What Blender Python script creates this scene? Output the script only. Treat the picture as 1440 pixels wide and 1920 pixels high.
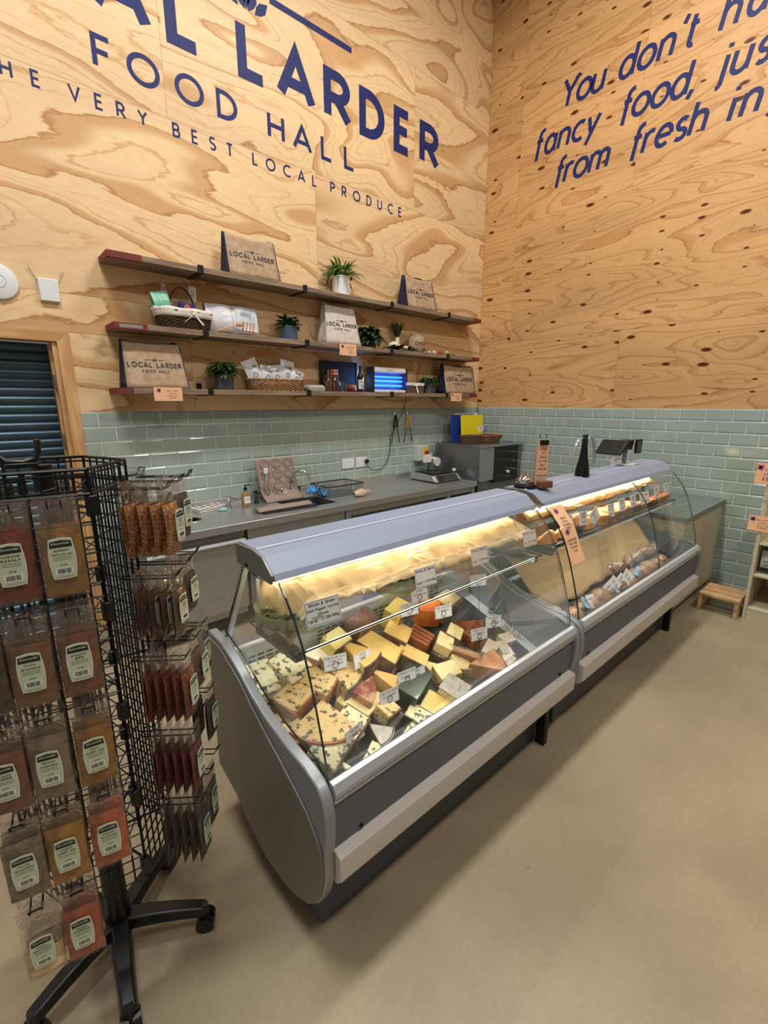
import bpy, bmesh, math, random
from mathutils import Vector, Matrix, noise
random.seed(7)
scene = bpy.context.scene
for o in list(bpy.data.objects): bpy.data.objects.remove(o)
COL = scene.collection
PI = math.pi
# ------------------------------------------------------------ camera
cam_d = bpy.data.cameras.new('camera'); cam = bpy.data.objects.new('camera', cam_d); COL.objects.link(cam)
scene.camera = cam
CX, CY, CZ, YAW, PITCH, ROLL, FPX = -4.9102, -3.7274, 1.6277, 0.8434, 0.2316, -0.0019, 867.76
fw = Vector((math.cos(YAW)*math.cos(PITCH), math.sin(YAW)*math.cos(PITCH), -math.sin(PITCH)))
rt = fw.cross(Vector((0,0,1))).normalized(); up = rt.cross(fw)
r2 = rt*math.cos(ROLL)+up*math.sin(ROLL); u2 = -rt*math.sin(ROLL)+up*math.cos(ROLL)
M = Matrix((r2, u2, -fw)).transposed().to_4x4(); M.translation = (CX, CY, CZ)
cam.matrix_world = M
cam_d.sensor_fit = 'VERTICAL'; cam_d.sensor_height = 24.0; cam_d.lens = 24.0*FPX/1920.0
cam_d.clip_start = 0.05
# ------------------------------------------------------------ world, lights, exposure
w = bpy.data.worlds.new('world'); scene.world = w; w.use_nodes = True
w.node_tree.nodes['Background'].inputs[0].default_value = (0.94, 0.97, 1.0, 1)
w.node_tree.nodes['Background'].inputs[1].default_value = 0.34
scene.view_settings.view_transform = 'Standard'; scene.view_settings.look = 'None'
scene.view_settings.exposure = 0.0; scene.view_settings.gamma = 1.0; scene.view_settings.use_curve_mapping = False
def area(name, loc, size, sizey, power, col=(1,1,1), target=None, spread=PI, parent=None):
    l = bpy.data.lights.new(name, 'AREA'); l.shape = 'RECTANGLE'; l.size = size; l.size_y = sizey
    l.energy = power; l.color = col; l.spread = spread
    o = bpy.data.objects.new(name, l); COL.objects.link(o)
    o.location = loc
    if target: o.rotation_euler = (Vector(target)-Vector(loc)).to_track_quat('-Z','Y').to_euler()
    if parent: o.parent = parent
    return o
WARM = (1.0, 0.985, 0.95)
scene.cycles.transparent_max_bounces = 40
area('highbay_lamp', (-4.9, -2.3, 5.9), 1.3, 0.35, 135, WARM)
area('highbay_lamp', (-2.1, -2.3, 5.9), 1.3, 0.35, 108, WARM)
area('highbay_lamp', (-4.9, -5.2, 5.9), 1.3, 0.35, 78, WARM)
area('highbay_lamp', (-1.7, -5.2, 5.9), 1.3, 0.35, 78, WARM)

# ------------------------------------------------------------ helpers
def lin(c):
    return tuple(((v/255.0)/12.92 if v/255.0 <= .04045 else ((v/255.0+.055)/1.055)**2.4) for v in c)
class MB:
    """collects geometry for one mesh"""
    def __init__(s): s.v=[]; s.f=[]; s.mi=[]; s.M=None; s.cur=0
    def add(s, vs, fs, mi=None):
        n=len(s.v)
        for p in vs:
            p=Vector(p)
            if s.M is not None: p=s.M@p
            s.v.append(p)
        for f in fs: s.f.append(tuple(n+i for i in f)); s.mi.append(s.cur if mi is None else mi)
        return s
    def box(s, x0,x1,y0,y1,z0,z1, mi=None):
        if x0>x1:x0,x1=x1,x0
        if y0>y1:y0,y1=y1,y0
        if z0>z1:z0,z1=z1,z0
        return s.add([(x0,y0,z0),(x1,y0,z0),(x1,y1,z0),(x0,y1,z0),(x0,y0,z1),(x1,y0,z1),(x1,y1,z1),(x0,y1,z1)],
              [(3,2,1,0),(4,5,6,7),(0,1,5,4),(1,2,6,5),(2,3,7,6),(3,0,4,7)], mi)
    def hexa(s, p, mi=None):   # 8 points, bottom ring then top ring
        return s.add(p,[(3,2,1,0),(4,5,6,7),(0,1,5,4),(1,2,6,5),(2,3,7,6),(3,0,4,7)], mi)
    def prism(s, pts, a, b, axis='x', mi=None):
        """polygon pts (2-tuples) swept along axis between a and b"""
        n=len(pts)
        def P(q,t):
            if axis=='x': return (t,q[0],q[1])
            if axis=='y': return (q[0],t,q[1])
            return (q[0],q[1],t)
        vs=[P(q,a) for q in pts]+[P(q,b) for q in pts]
        fs=[tuple(range(n-1,-1,-1)), tuple(range(n,2*n))]+[(i,(i+1)%n,n+(i+1)%n,n+i) for i in range(n)]
        return s.add(vs,fs,mi)
    def tube(s, pts, r, seg=6, closed=False, mi=None, taper=None):
        pts=[Vector(p) for p in pts]; n=len(pts); rings=[]; vs=[]
        prev=None
        for i,p in enumerate(pts):
            if closed: t=(pts[(i+1)%n]-pts[i-1])
            else: t=(pts[min(i+1,n-1)]-pts[max(i-1,0)])
            if t.length<1e-9: t=Vector((0,0,1))
            t.normalize()
            if prev is None:
                a=Vector((0,0,1)) if abs(t.z)<.9 else Vector((1,0,0))
                u=t.cross(a).normalized()
            else:
                u=(prev-t*prev.dot(t))
                u = u.normalized() if u.length>1e-6 else t.orthogonal().normalized()
            prev=u; v=t.cross(u)
            rr = r if taper is None else r*taper[i]
            for k in range(seg):
                a=2*PI*k/seg; vs.append(p+u*math.cos(a)*rr+v*math.sin(a)*rr)
        fs=[]
        for i in range(n if closed else n-1):
            j=(i+1)%n
            for k in range(seg):
                k2=(k+1)%seg; fs.append((i*seg+k,i*seg+k2,j*seg+k2,j*seg+k))
        if not closed:
            fs.append(tuple(range(seg-1,-1,-1))); fs.append(tuple((n-1)*seg+k for k in range(seg)))
        return s.add(vs,fs,mi)
    def lathe(s, prof, seg=24, c=(0,0,0), sx=1, sy=1, mi=None, cap=True):
        vs=[];fs=[];n=len(prof)
        for (r,z) in prof:
            for k in range(seg):
                a=2*PI*k/seg; vs.append((c[0]+r*math.cos(a)*sx,c[1]+r*math.sin(a)*sy,c[2]+z))
        for i in range(n-1):
            for k in range(seg):
                k2=(k+1)%seg; fs.append((i*seg+k,i*seg+k2,(i+1)*seg+k2,(i+1)*seg+k))
        if cap:
            if prof[0][0]>1e-6: fs.append(tuple(range(seg-1,-1,-1)))
            if prof[-1][0]>1e-6: fs.append(tuple((n-1)*seg+k for k in range(seg)))
        return s.add(vs,fs,mi)
    def ball(s, c, r, seg=10, sq=(1,1,1), mi=None):
        m=max(4,seg//2+1)
        return s.lathe([(max(1e-5,r*math.sin(PI*i/m))*1.0, -r*math.cos(PI*i/m)*sq[2]) for i in range(m+1)], seg, c, sq[0], sq[1], mi, cap=False)
    def grid(s, fn, nu, nv, mi=None, thick=None):
        """surface fn(u,v)->point"""
        vs=[fn(i/nu,j/nv) for j in range(nv+1) for i in range(nu+1)]
        fs=[(j*(nu+1)+i,j*(nu+1)+i+1,(j+1)*(nu+1)+i+1,(j+1)*(nu+1)+i) for j in range(nv) for i in range(nu)]
        return s.add(vs,fs,mi)
    def build(s, name, mats, parent=None, off=None, bevel=0, smooth=None, solid=0, sub=0, loc=None, rot=None, seg=2):
        me=bpy.data.meshes.new(name)
        o_=Vector(off) if off is not None else Vector((0,0,0))
        me.from_pydata([tuple(v-o_) for v in s.v],[],s.f); me.update()
        if not isinstance(mats,(list,tuple)): mats=[mats]
        for m in mats: me.materials.append(m)
        if len(mats)>1:
            for i,p in enumerate(me.polygons): p.material_index=s.mi[i]
        ob=bpy.data.objects.new(name,me); COL.objects.link(ob)
        if parent is not None: ob.parent=parent
        if loc is not None: ob.location=loc
        if rot is not None: ob.rotation_euler=rot
        if smooth is not None:
            me.shade_smooth()
            if smooth<180: me.set_sharp_from_angle(angle=math.radians(smooth))
        if solid: 
            q=ob.modifiers.new('solidify','SOLIDIFY'); q.thickness=solid; q.offset=0
        if bevel:
            b=ob.modifiers.new('bevel','BEVEL'); b.width=bevel; b.segments=seg; b.limit_method='ANGLE'; b.angle_limit=math.radians(35)
            if smooth is None:
                me.shade_smooth(); me.set_sharp_from_angle(angle=math.radians(50))
        if sub:
            q=ob.modifiers.new('sub','SUBSURF'); q.levels=sub; q.render_levels=sub
        return ob
def tag(o,label=None,cat=None,group=None,kind=None):
    if label: o['label']=label
    if cat: o['category']=cat
    if group: o['group']=group
    if kind: o['kind']=kind
    return o
def thing(name,label,cat,loc=(0,0,0),rz=0,group=None,rot=None):
    o=bpy.data.objects.new(name,None); COL.objects.link(o); o.location=loc
    o.rotation_euler = rot if rot is not None else (0,0,rz)
    o.empty_display_size=.05
    return tag(o,label,cat,group)
def copy_tree(o,parent=None):
    c=o.copy(); COL.objects.link(c)
    if parent is not None: c.parent=parent
    for ch in list(o.children): copy_tree(ch,c)
    return c

# ------------------------------------------------------------ materials
MC={}
def mat(name,col,rough=.5,metal=0,spec=.5,noise_=None,bump=0,bscale=40,coat=0,emit=None,estr=0,trans=0,sheen=0,alpha=None,sss=0):
    if name in MC: return MC[name]
    m=bpy.data.materials.new(name); m.use_nodes=True; nt=m.node_tree; b=nt.nodes['Principled BSDF']
    c=lin(col); b.inputs['Base Color'].default_value=(*c,1)
    b.inputs['Roughness'].default_value=rough; b.inputs['Metallic'].default_value=metal
    b.inputs['Specular IOR Level'].default_value=spec; b.inputs['Coat Weight'].default_value=coat
    b.inputs['Coat Roughness'].default_value=.08
    if sss: b.inputs['Subsurface Weight'].default_value=sss; b.inputs['Subsurface Scale'].default_value=.01
    if emit: b.inputs['Emission Color'].default_value=(*lin(emit),1); b.inputs['Emission Strength'].default_value=estr
    if noise_:
        col2,scale,lo,hi=noise_[:4]; stretch=noise_[4] if len(noise_)>4 else (1,1,1)
        tc=nt.nodes.new('ShaderNodeTexCoord'); mp=nt.nodes.new('ShaderNodeMapping'); mp.inputs['Scale'].default_value=stretch
        n=nt.nodes.new('ShaderNodeTexNoise'); n.inputs['Scale'].default_value=scale; n.inputs['Detail'].default_value=5
        r=nt.nodes.new('ShaderNodeValToRGB'); r.color_ramp.elements[0].position=lo; r.color_ramp.elements[1].position=hi
        r.color_ramp.elements[0].color=(*c,1); r.color_ramp.elements[1].color=(*lin(col2),1)
        nt.links.new(tc.outputs['Object'],mp.inputs[0]); nt.links.new(mp.outputs[0],n.inputs['Vector'])
        nt.links.new(n.outputs['Fac'],r.inputs[0]); nt.links.new(r.outputs[0],b.inputs['Base Color'])
    if bump:
        tc=nt.nodes.new('ShaderNodeTexCoord'); n=nt.nodes.new('ShaderNodeTexNoise'); n.inputs['Scale'].default_value=bscale; n.inputs['Detail'].default_value=4
        bp=nt.nodes.new('ShaderNodeBump'); bp.inputs['Strength'].default_value=bump; bp.inputs['Distance'].default_value=.01
        nt.links.new(tc.outputs['Object'],n.inputs['Vector']); nt.links.new(n.outputs['Fac'],bp.inputs['Height']); nt.links.new(bp.outputs[0],b.inputs['Normal'])
    MC[name]=m; return m
def film(name,tint=(1,1,1),base=.06,edge=.55,rough=.08,bump=0,bscale=30,milk=0,milkcol=(230,225,215)):
    """thin clear sheet: see-through plus fresnel gloss (+ a little diffuse)"""
    if name in MC: return MC[name]
    m=bpy.data.materials.new(name); m.use_nodes=True; nt=m.node_tree
    for n in list(nt.nodes): nt.nodes.remove(n)
    out=nt.nodes.new('ShaderNodeOutputMaterial'); tr=nt.nodes.new('ShaderNodeBsdfTransparent'); gl=nt.nodes.new('ShaderNodeBsdfGlossy')
    tr.inputs[0].default_value=(*tint,1); gl.inputs['Roughness'].default_value=rough
    lw=nt.nodes.new('ShaderNodeLayerWeight'); lw.inputs[0].default_value=.35
    mr=nt.nodes.new('ShaderNodeMapRange'); mr.inputs[3].default_value=base; mr.inputs[4].default_value=edge
    nt.links.new(lw.outputs['Fresnel'],mr.inputs[0])
    mx=nt.nodes.new('ShaderNodeMixShader'); nt.links.new(mr.outputs[0],mx.inputs[0]); nt.links.new(tr.outputs[0],mx.inputs[1]); nt.links.new(gl.outputs[0],mx.inputs[2])
    last=mx
    if milk:
        df=nt.nodes.new('ShaderNodeBsdfDiffuse'); df.inputs[0].default_value=(*lin(milkcol),1)
        m2=nt.nodes.new('ShaderNodeMixShader'); m2.inputs[0].default_value=milk
        nt.links.new(mx.outputs[0],m2.inputs[1]); nt.links.new(df.outputs[0],m2.inputs[2]); last=m2
    if bump:
        tc=nt.nodes.new('ShaderNodeTexCoord'); n=nt.nodes.new('ShaderNodeTexNoise'); n.inputs['Scale'].default_value=bscale
        bp=nt.nodes.new('ShaderNodeBump'); bp.inputs['Strength'].default_value=bump; bp.inputs['Distance'].default_value=.02
        nt.links.new(tc.outputs['Object'],n.inputs['Vector']); nt.links.new(n.outputs['Fac'],bp.inputs['Height']); nt.links.new(bp.outputs[0],gl.inputs['Normal']); nt.links.new(bp.outputs[0],lw.inputs['Normal'])
    nt.links.new(last.outputs[0],out.inputs[0]); MC[name]=m; return m
def plywood(name,axis,pale,mid,dark,scale,rings,knots=0):
    """rotary-cut pine: level lines of a stretched noise field; every sheet has its own 'panel' number"""
    m=bpy.data.materials.new(name); m.use_nodes=True; nt=m.node_tree; N=nt.nodes.new; L=nt.links.new; b=nt.nodes['Principled BSDF']
    b.inputs['Roughness'].default_value=.5; b.inputs['Specular IOR Level'].default_value=.3
    tc=N('ShaderNodeTexCoord'); at=N('ShaderNodeAttribute'); at.attribute_name='panel'
    mul=N('ShaderNodeVectorMath'); mul.operation='SCALE'; mul.inputs['Scale'].default_value=7.3
    L(at.outputs['Vector'],mul.inputs[0])
    add=N('ShaderNodeVectorMath'); L(tc.outputs['Object'],add.inputs[0]); L(mul.outputs[0],add.inputs[1])
    mp=N('ShaderNodeMapping'); mp.inputs['Scale'].default_value=scale; L(add.outputs[0],mp.inputs[0])
    n=N('ShaderNodeTexNoise'); n.inputs['Scale'].default_value=1.0; n.inputs['Detail'].default_value=2.2; n.inputs['Roughness'].default_value=.42; n.inputs['Distortion'].default_value=.5
    L(mp.outputs[0],n.inputs['Vector'])
    k=N('ShaderNodeMath'); k.operation='MULTIPLY'; k.inputs[1].default_value=rings; L(n.outputs['Fac'],k.inputs[0])
    # slight fine jitter for fibrous edges
    mpf=N('ShaderNodeMapping'); mpf.inputs['Scale'].default_value=tuple(c*12 for c in scale); L(add.outputs[0],mpf.inputs[0])
    nf=N('ShaderNodeTexNoise'); nf.inputs['Scale'].default_value=2.2; nf.inputs['Detail'].default_value=4; L(mpf.outputs[0],nf.inputs['Vector'])
    ma=N('ShaderNodeMath'); ma.operation='MULTIPLY_ADD'; ma.inputs[1].default_value=.17; L(nf.outputs['Fac'],ma.inputs[0]); L(k.outputs[0],ma.inputs[2])
    fr=N('ShaderNodeMath'); fr.operation='FRACT'; L(ma.outputs[0],fr.inputs[0])
    cr=N('ShaderNodeValToRGB'); e=cr.color_ramp.elements
    hm=tuple((a_+b_)/2 for a_,b_ in zip(pale,mid))
    e[0].position=0; e[0].color=(*lin(pale),1); e[1].position=.30; e[1].color=(*lin(pale),1)
    for p,c in ((.33,hm),(.36,pale),(.55,pale),(.585,mid),(.62,pale),(.70,pale),(.83,mid),(.93,mid),(.965,dark),(.985,mid)): 
        q=e.new(p); q.color=(*lin(c),1)
    q=e.new(1.0); q.color=(*lin(pale),1)
    L(fr.outputs[0],cr.inputs[0])
    # broad tone variation
    mpb=N('ShaderNodeMapping'); mpb.inputs['Scale'].default_value=tuple(c*.6 for c in scale); L(add.outputs[0],mpb.inputs[0])
    nb=N('ShaderNodeTexNoise'); nb.inputs['Scale'].default_value=1.7; L(mpb.outputs[0],nb.inputs['Vector'])
    rb=N('ShaderNodeMapRange'); rb.inputs[1].default_value=.35; rb.inputs[2].default_value=.7; rb.inputs[3].default_value=1.06; rb.inputs[4].default_value=.84; L(nb.outputs['Fac'],rb.inputs[0])
    # fine fibre
    rf=N('ShaderNodeMapRange'); rf.inputs[1].default_value=.3; rf.inputs[2].default_value=.7; rf.inputs[3].default_value=.93; rf.inputs[4].default_value=1.05; L(nf.outputs['Fac'],rf.inputs[0])
    m1=N('ShaderNodeVectorMath'); m1.operation='SCALE'; L(cr.outputs[0],m1.inputs[0]); L(rb.outputs[0],m1.inputs['Scale'])
    m2=N('ShaderNodeVectorMath'); m2.operation='SCALE'; L(m1.outputs[0],m2.inputs[0]); L(rf.outputs[0],m2.inputs['Scale'])
    last=m2.outputs[0]
    if knots:
        sx_=N('ShaderNodeSeparateXYZ'); L(add.outputs[0],sx_.inputs[0]); cx_=N('ShaderNodeCombineXYZ'); L(sx_.outputs[1],cx_.inputs[0]); L(sx_.outputs[2],cx_.inputs[1])
        mk=N('ShaderNodeMapping'); mk.inputs['Scale'].default_value=(knots[1],knots[2],1); L(cx_.outputs[0],mk.inputs[0])
        vo=N('ShaderNodeTexVoronoi'); vo.voronoi_dimensions='2D'; vo.inputs['Scale'].default_value=1; vo.inputs['Randomness'].default_value=.55; L(mk.outputs[0],vo.inputs['Vector'])
        sp=N('ShaderNodeSeparateColor'); L(vo.outputs['Color'],sp.inputs[0])
        # radius depends on the cell: many cells carry none
        rr=N('ShaderNodeMapRange'); rr.inputs[1].default_value=knots[4]; rr.inputs[2].default_value=1; rr.inputs[3].default_value=0; rr.inputs[4].default_value=knots[3]; L(sp.outputs[0],rr.inputs[0])
        mxx=N('ShaderNodeMath'); mxx.operation='MAXIMUM'; mxx.inputs[1].default_value=.004; L(rr.outputs[0],mxx.inputs[0])
        lt=N('ShaderNodeMath'); lt.operation='DIVIDE'; L(vo.outputs['Distance'],lt.inputs[0]); L(mxx.outputs[0],lt.inputs[1])
        kr=N('ShaderNodeValToRGB'); ee=kr.color_ramp.elements; ee[0].position=.25; ee[0].color=(*lin((96,60,34)),1); ee[1].position=.62; ee[1].color=(1,1,1,1)
        q=ee.new(.45); q.color=(*lin((150,105,66)),1)
        L(lt.outputs[0],kr.inputs[0])
        m3=N('ShaderNodeMix'); m3.data_type='RGBA'; m3.blend_type='MULTIPLY'; m3.inputs[0].default_value=1
        L(last,m3.inputs[6]); L(kr.outputs[0],m3.inputs[7]); last=m3.outputs[2]
    L(last,b.inputs['Base Color'])
    return m
# ------------------------------------------------------------ stroke lettering
def ar(cx,cy,rx,ry,a0,a1,n=14): return [(cx+rx*math.cos(math.radians(a0+(a1-a0)*i/n)),cy+ry*math.sin(math.radians(a0+(a1-a0)*i/n))) for i in range(n+1)]
G={ # upper case: width, centre-line strokes in a unit-high box
'A':(.80,[[(0,0),(.40,1),(.80,0)],[(.14,.30),(.66,.30)]]),
'B':(.52,[[(.12,0),(0,0),(0,1),(.12,1)],[(.1,1),(.26,1)]+ar(.26,.76,.22,.24,90,-90)+[(0,.52)],[(.1,0),(.28,0)]+ar(.28,.26,.24,.26,-90,90)]),
'C':(.74,[ar(.5,.5,.5,.5,52,308,20)]),
'D':(.66,[[(0,0),(0,1),(.2,1)]+ar(.2,.5,.46,.5,90,-90,18)+[(0,0)]]),
'E':(.46,[[(.46,1),(0,1),(0,0),(.46,0)],[(0,.52),(.42,.52)]]),
'F':(.46,[[(.46,1),(0,1),(0,0)],[(0,.5),(.40,.5)]]),
'G':(.80,[ar(.5,.5,.5,.5,50,360,22)+[(.58,.5)]]),
'H':(.62,[[(0,0),(0,1)],[(.62,0),(.62,1)],[(0,.52),(.62,.52)]]),
'I':(.0,[[(0,0),(0,1)]]),'J':(.36,[[(.36,1),(.36,.2)]+ar(.18,.2,.18,.2,0,-150,8)]),
'K':(.54,[[(0,0),(0,1)],[(.52,1),(0,.42)],[(.14,.56),(.56,0)]]),
'L':(.44,[[(0,1),(0,0),(.44,0)]]),'M':(.84,[[(0,0),(.1,1),(.42,.25),(.74,1),(.84,0)]]),'N':(.64,[[(0,0),(0,1),(.64,0),(.64,1)]]),
'O':(.98,[ar(.49,.5,.49,.5,90,450,30)]),'P':(.52,[[(0,0),(0,1),(.13,1)],[(.1,1),(.26,1)]+ar(.26,.73,.26,.27,90,-90)+[(0,.46)]]),
'Q':(.98,[ar(.49,.5,.49,.5,90,450,26),[(.55,.3),(.9,-.02)]]),
'R':(.54,[[(0,0),(0,1),(.13,1)],[(.1,1),(.26,1)]+ar(.26,.73,.26,.27,90,-90)+[(0,.46)],[(.24,.46),(.56,0)]]),
'S':(.50,[ar(.26,.75,.23,.25,35,270,12)+ar(.26,.25,.25,.25,90,-145,12)]),
'T':(.56,[[(0,1),(.56,1)],[(.28,1),(.28,0)]]),'U':(.62,[[(0,1),(0,.31)]+ar(.31,.31,.31,.31,180,360,12)+[(.62,1)]]),
'V':(.72,[[(0,1),(.36,0),(.72,1)]]),'W':(1.1,[[(0,1),(.28,0),(.55,.85),(.82,0),(1.1,1)]]),'X':(.6,[[(0,0),(.6,1)],[(0,1),(.6,0)]]),
'Y':(.66,[[(0,1),(.33,.5),(.66,1)],[(.33,.5),(.33,0)]]),'Z':(.56,[[(0,1),(.56,1),(0,0),(.56,0)]]),
'&':(.62,[[(.62,0),(.14,.72)]+ar(.3,.8,.17,.2,200,-30,10)+[(.12,.42)]+ar(.25,.24,.25,.24,130,340,10)+[(.6,.42)]]),
'0':(.5,[ar(.25,.5,.25,.5,90,450,20)]),'1':(.2,[[(0,.8),(.2,1),(.2,0)]]),'2':(.5,[ar(.25,.74,.24,.26,160,-20,10)+[(0,0),(.5,0)]]),
'3':(.48,[ar(.22,.76,.22,.24,150,-90,10)+ar(.22,.26,.25,.26,90,-150,10)]),'4':(.54,[[(.4,0),(.4,1),(0,.28),(.54,.28)]]),
'5':(.48,[[(.44,1),(.08,1),(.04,.58)]+ar(.22,.32,.26,.32,110,-145,12)]),'6':(.5,[[(.36,1),(.04,.45)],ar(.25,.29,.25,.29,90,450,16)]),
'7':(.48,[[(0,1),(.48,1),(.14,0)]]),'8':(.46,[ar(.23,.76,.2,.24,90,450,14),ar(.23,.26,.23,.26,90,450,14)]),'9':(.5,[[(.14,0),(.46,.55)],ar(.25,.71,.25,.29,90,450,16)]),
'.':(.04,[[(.0,0),(.05,0)]]),',':(.08,[[(.1,.06),(0,-.2)]]),"'":(.08,[[(.12,1.02),(.04,.78)]]),'-':(.3,[[(0,.45),(.3,.45)]]),'/':(.4,[[(0,0),(.4,1)]]),
'£':(.5,[[(.48,.0),(0,0),(.14,.1),(.14,.72)]+ar(.3,.76,.16,.24,180,30,8),[(0,.45),(.38,.45)]]),'%':(.7,[[(.1,0),(.6,1)],ar(.12,.8,.12,.18,0,360,8),ar(.58,.2,.12,.18,0,360,8)]),
# lower case: x height .66
'a':(.46,[[(.46,.66),(.46,0)],ar(.23,.33,.23,.33,0,360,18)]),'b':(.5,[[(0,1),(0,0)],ar(.25,.33,.25,.33,0,360,18)]),
'c':(.42,[ar(.28,.33,.28,.33,55,305,14)]),'d':(.5,[[(.5,1),(.5,0)],ar(.25,.33,.25,.33,0,360,18)]),
'e':(.5,[[(.03,.34),(.5,.34)],ar(.25,.33,.25,.33,1,310,18)]),'f':(.3,[ar(.3,.82,.17,.18,80,180,6)+[(.13,-.16)],[(0,.62),(.3,.62)]]),
'g':(.5,[[(.5,.66),(.5,.0)]+ar(.25,-.02,.25,.26,0,-140,10),ar(.25,.33,.25,.33,0,360,18)]),
'h':(.44,[[(0,1),(0,0)],[(0,.3)]+ar(.22,.44,.22,.22,180,0,10)+[(.44,0)]]),'i':(.0,[[(0,.66),(0,0)],[(0,.86),(0,.98)]]),
'j':(.0,[[(0,.66),(0,-.12)]+ar(-.14,-.12,.14,.14,0,-80,6),[(0,.86),(0,.98)]]),'k':(.4,[[(0,0),(0,1)],[(.38,.66),(0,.26)],[(.12,.38),(.42,0)]]),
'l':(.0,[[(0,0),(0,1)]]),'m':(.74,[[(0,.66),(0,0)],[(0,.3)]+ar(.19,.46,.19,.2,180,0,8)+[(.38,0)],[(.38,.3)]+ar(.56,.46,.18,.2,180,0,8)+[(.74,0)]]),
'n':(.44,[[(0,.66),(0,0)],[(0,.3)]+ar(.22,.44,.22,.22,180,0,10)+[(.44,0)]]),'o':(.56,[ar(.28,.33,.28,.33,90,450,20)]),
'p':(.5,[[(0,.66),(0,-.3)],ar(.25,.33,.25,.33,0,360,18)]),'q':(.5,[[(.5,.66),(.5,-.3)],ar(.25,.33,.25,.33,0,360,18)]),
'r':(.28,[[(0,.66),(0,0)],[(0,.34)]+ar(.22,.42,.22,.24,180,70,7)]),'s':(.34,[ar(.18,.49,.16,.17,40,270,9)+ar(.18,.16,.17,.16,90,-140,9)]),
't':(.26,[[(.1,.9),(.1,.12)]+ar(.22,.12,.12,.12,180,290,5),[(0,.64),(.28,.64)]]),'u':(.44,[[(0,.66),(0,.22)]+ar(.22,.22,.22,.22,180,360,10),[(.44,.66),(.44,0)]]),
'v':(.44,[[(0,.66),(.22,0),(.44,.66)]]),'w':(.7,[[(0,.66),(.17,0),(.35,.6),(.53,0),(.7,.66)]]),'x':(.42,[[(0,0),(.42,.66)],[(0,.66),(.42,0)]]),
'y':(.46,[[(0,.66),(.23,0)],[(.46,.66),(.08,-.32)]]),'z':(.4,[[(0,.66),(.4,.66),(0,0),(.4,0)]])}
def ribbon(mb,pts,t,fn,h=0):
    """flat mitred stroke; fn maps (x,y,lift) to 3-D"""
    _p=[pts[0]]
    for q in pts[1:]:
        if math.hypot(q[0]-_p[-1][0],q[1]-_p[-1][1])>1e-7: _p.append(q)
    pts=_p; n=len(pts); closed = n>3 and abs(pts[0][0]-pts[-1][0])<1e-6 and abs(pts[0][1]-pts[-1][1])<1e-6
    L=[];R=[]
    for i in range(n):
        a=pts[i-1] if i>0 else (pts[n-2] if closed else None); b=pts[i+1] if i<n-1 else (pts[1] if closed else None); p=pts[i]
        def nrm(q0,q1):
            dx,dy=q1[0]-q0[0],q1[1]-q0[1]; l=math.hypot(dx,dy) or 1e-9; return (-dy/l,dx/l)
        if a is None: nx,ny=nrm(p,b); k=1
        elif b is None: nx,ny=nrm(a,p); k=1
        else:
            n1=nrm(a,p);n2=nrm(p,b); nx,ny=n1[0]+n2[0],n1[1]+n2[1]; l=math.hypot(nx,ny)
            if l<.25: nx,ny=n1; k=1
            else: nx/=l;ny/=l; k=min(2.2,1/max(.3,(nx*n1[0]+ny*n1[1])))
        L.append((p[0]+nx*t/2*k,p[1]+ny*t/2*k)); R.append((p[0]-nx*t/2*k,p[1]-ny*t/2*k))
    if h:
        vs=[fn(*q,h) for q in L]+[fn(*q,h) for q in R]+[fn(*q,0) for q in L]+[fn(*q,0) for q in R]; fs=[]
        for i in range(n-1):
            fs+= [(n+i,n+i+1,i+1,i),(i,i+1,2*n+i+1,2*n+i),(3*n+i,3*n+i+1,n+i+1,n+i)]
        if not closed: fs+=[(0,2*n,3*n,n),(n-1,2*n-1,4*n-1,3*n-1)]
    else:
        vs=[fn(*q,0) for q in L]+[fn(*q,0) for q in R]; fs=[(n+i,n+i+1,i+1,i) for i in range(n-1)]
    mb.add(vs,fs)
def twidth(s,gap): 
    x=0
    for c in s: x+= (.34 if c==' ' else G[c][0]+gap)
    return x-gap
def text(mb,s,x,y,H,t,fn,gap=.22,slant=0,align='l',width=None,h=0,each=None):
    """write s with cap height H, stroke t; width stretches the letter gaps to fit"""
    g=gap+t/H
    if width is not None:
        w0=sum(.34 if c==' ' else G[c][0] for c in s); n=len(s)-1
        g=((width-t)/(H-t)-w0)/max(1,n)
    W=(sum(.34 if c==' ' else G[c][0] for c in s)+g*(len(s)-1))*(H-t)+t
    if align=='c': x-=W/2
    if align=='r': x-=W
    cx=x+t/2
    for c in s:
        if c==' ': cx+=(.34+g)*(H-t); continue
        wd,st=G[c]
        for k_,p in enumerate(st):
            q=[(cx+a*(H-t)+slant*b*(H-t), y+t/2+b*(H-t)) for a,b in p]
            if each: mb=mb if k_ else MB()
            ribbon(mb,q,t,fn,(h+.00025*k_) if h else 0)
        if each: each(mb)
        cx+=(wd+g)*(H-t)
    return W
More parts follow.
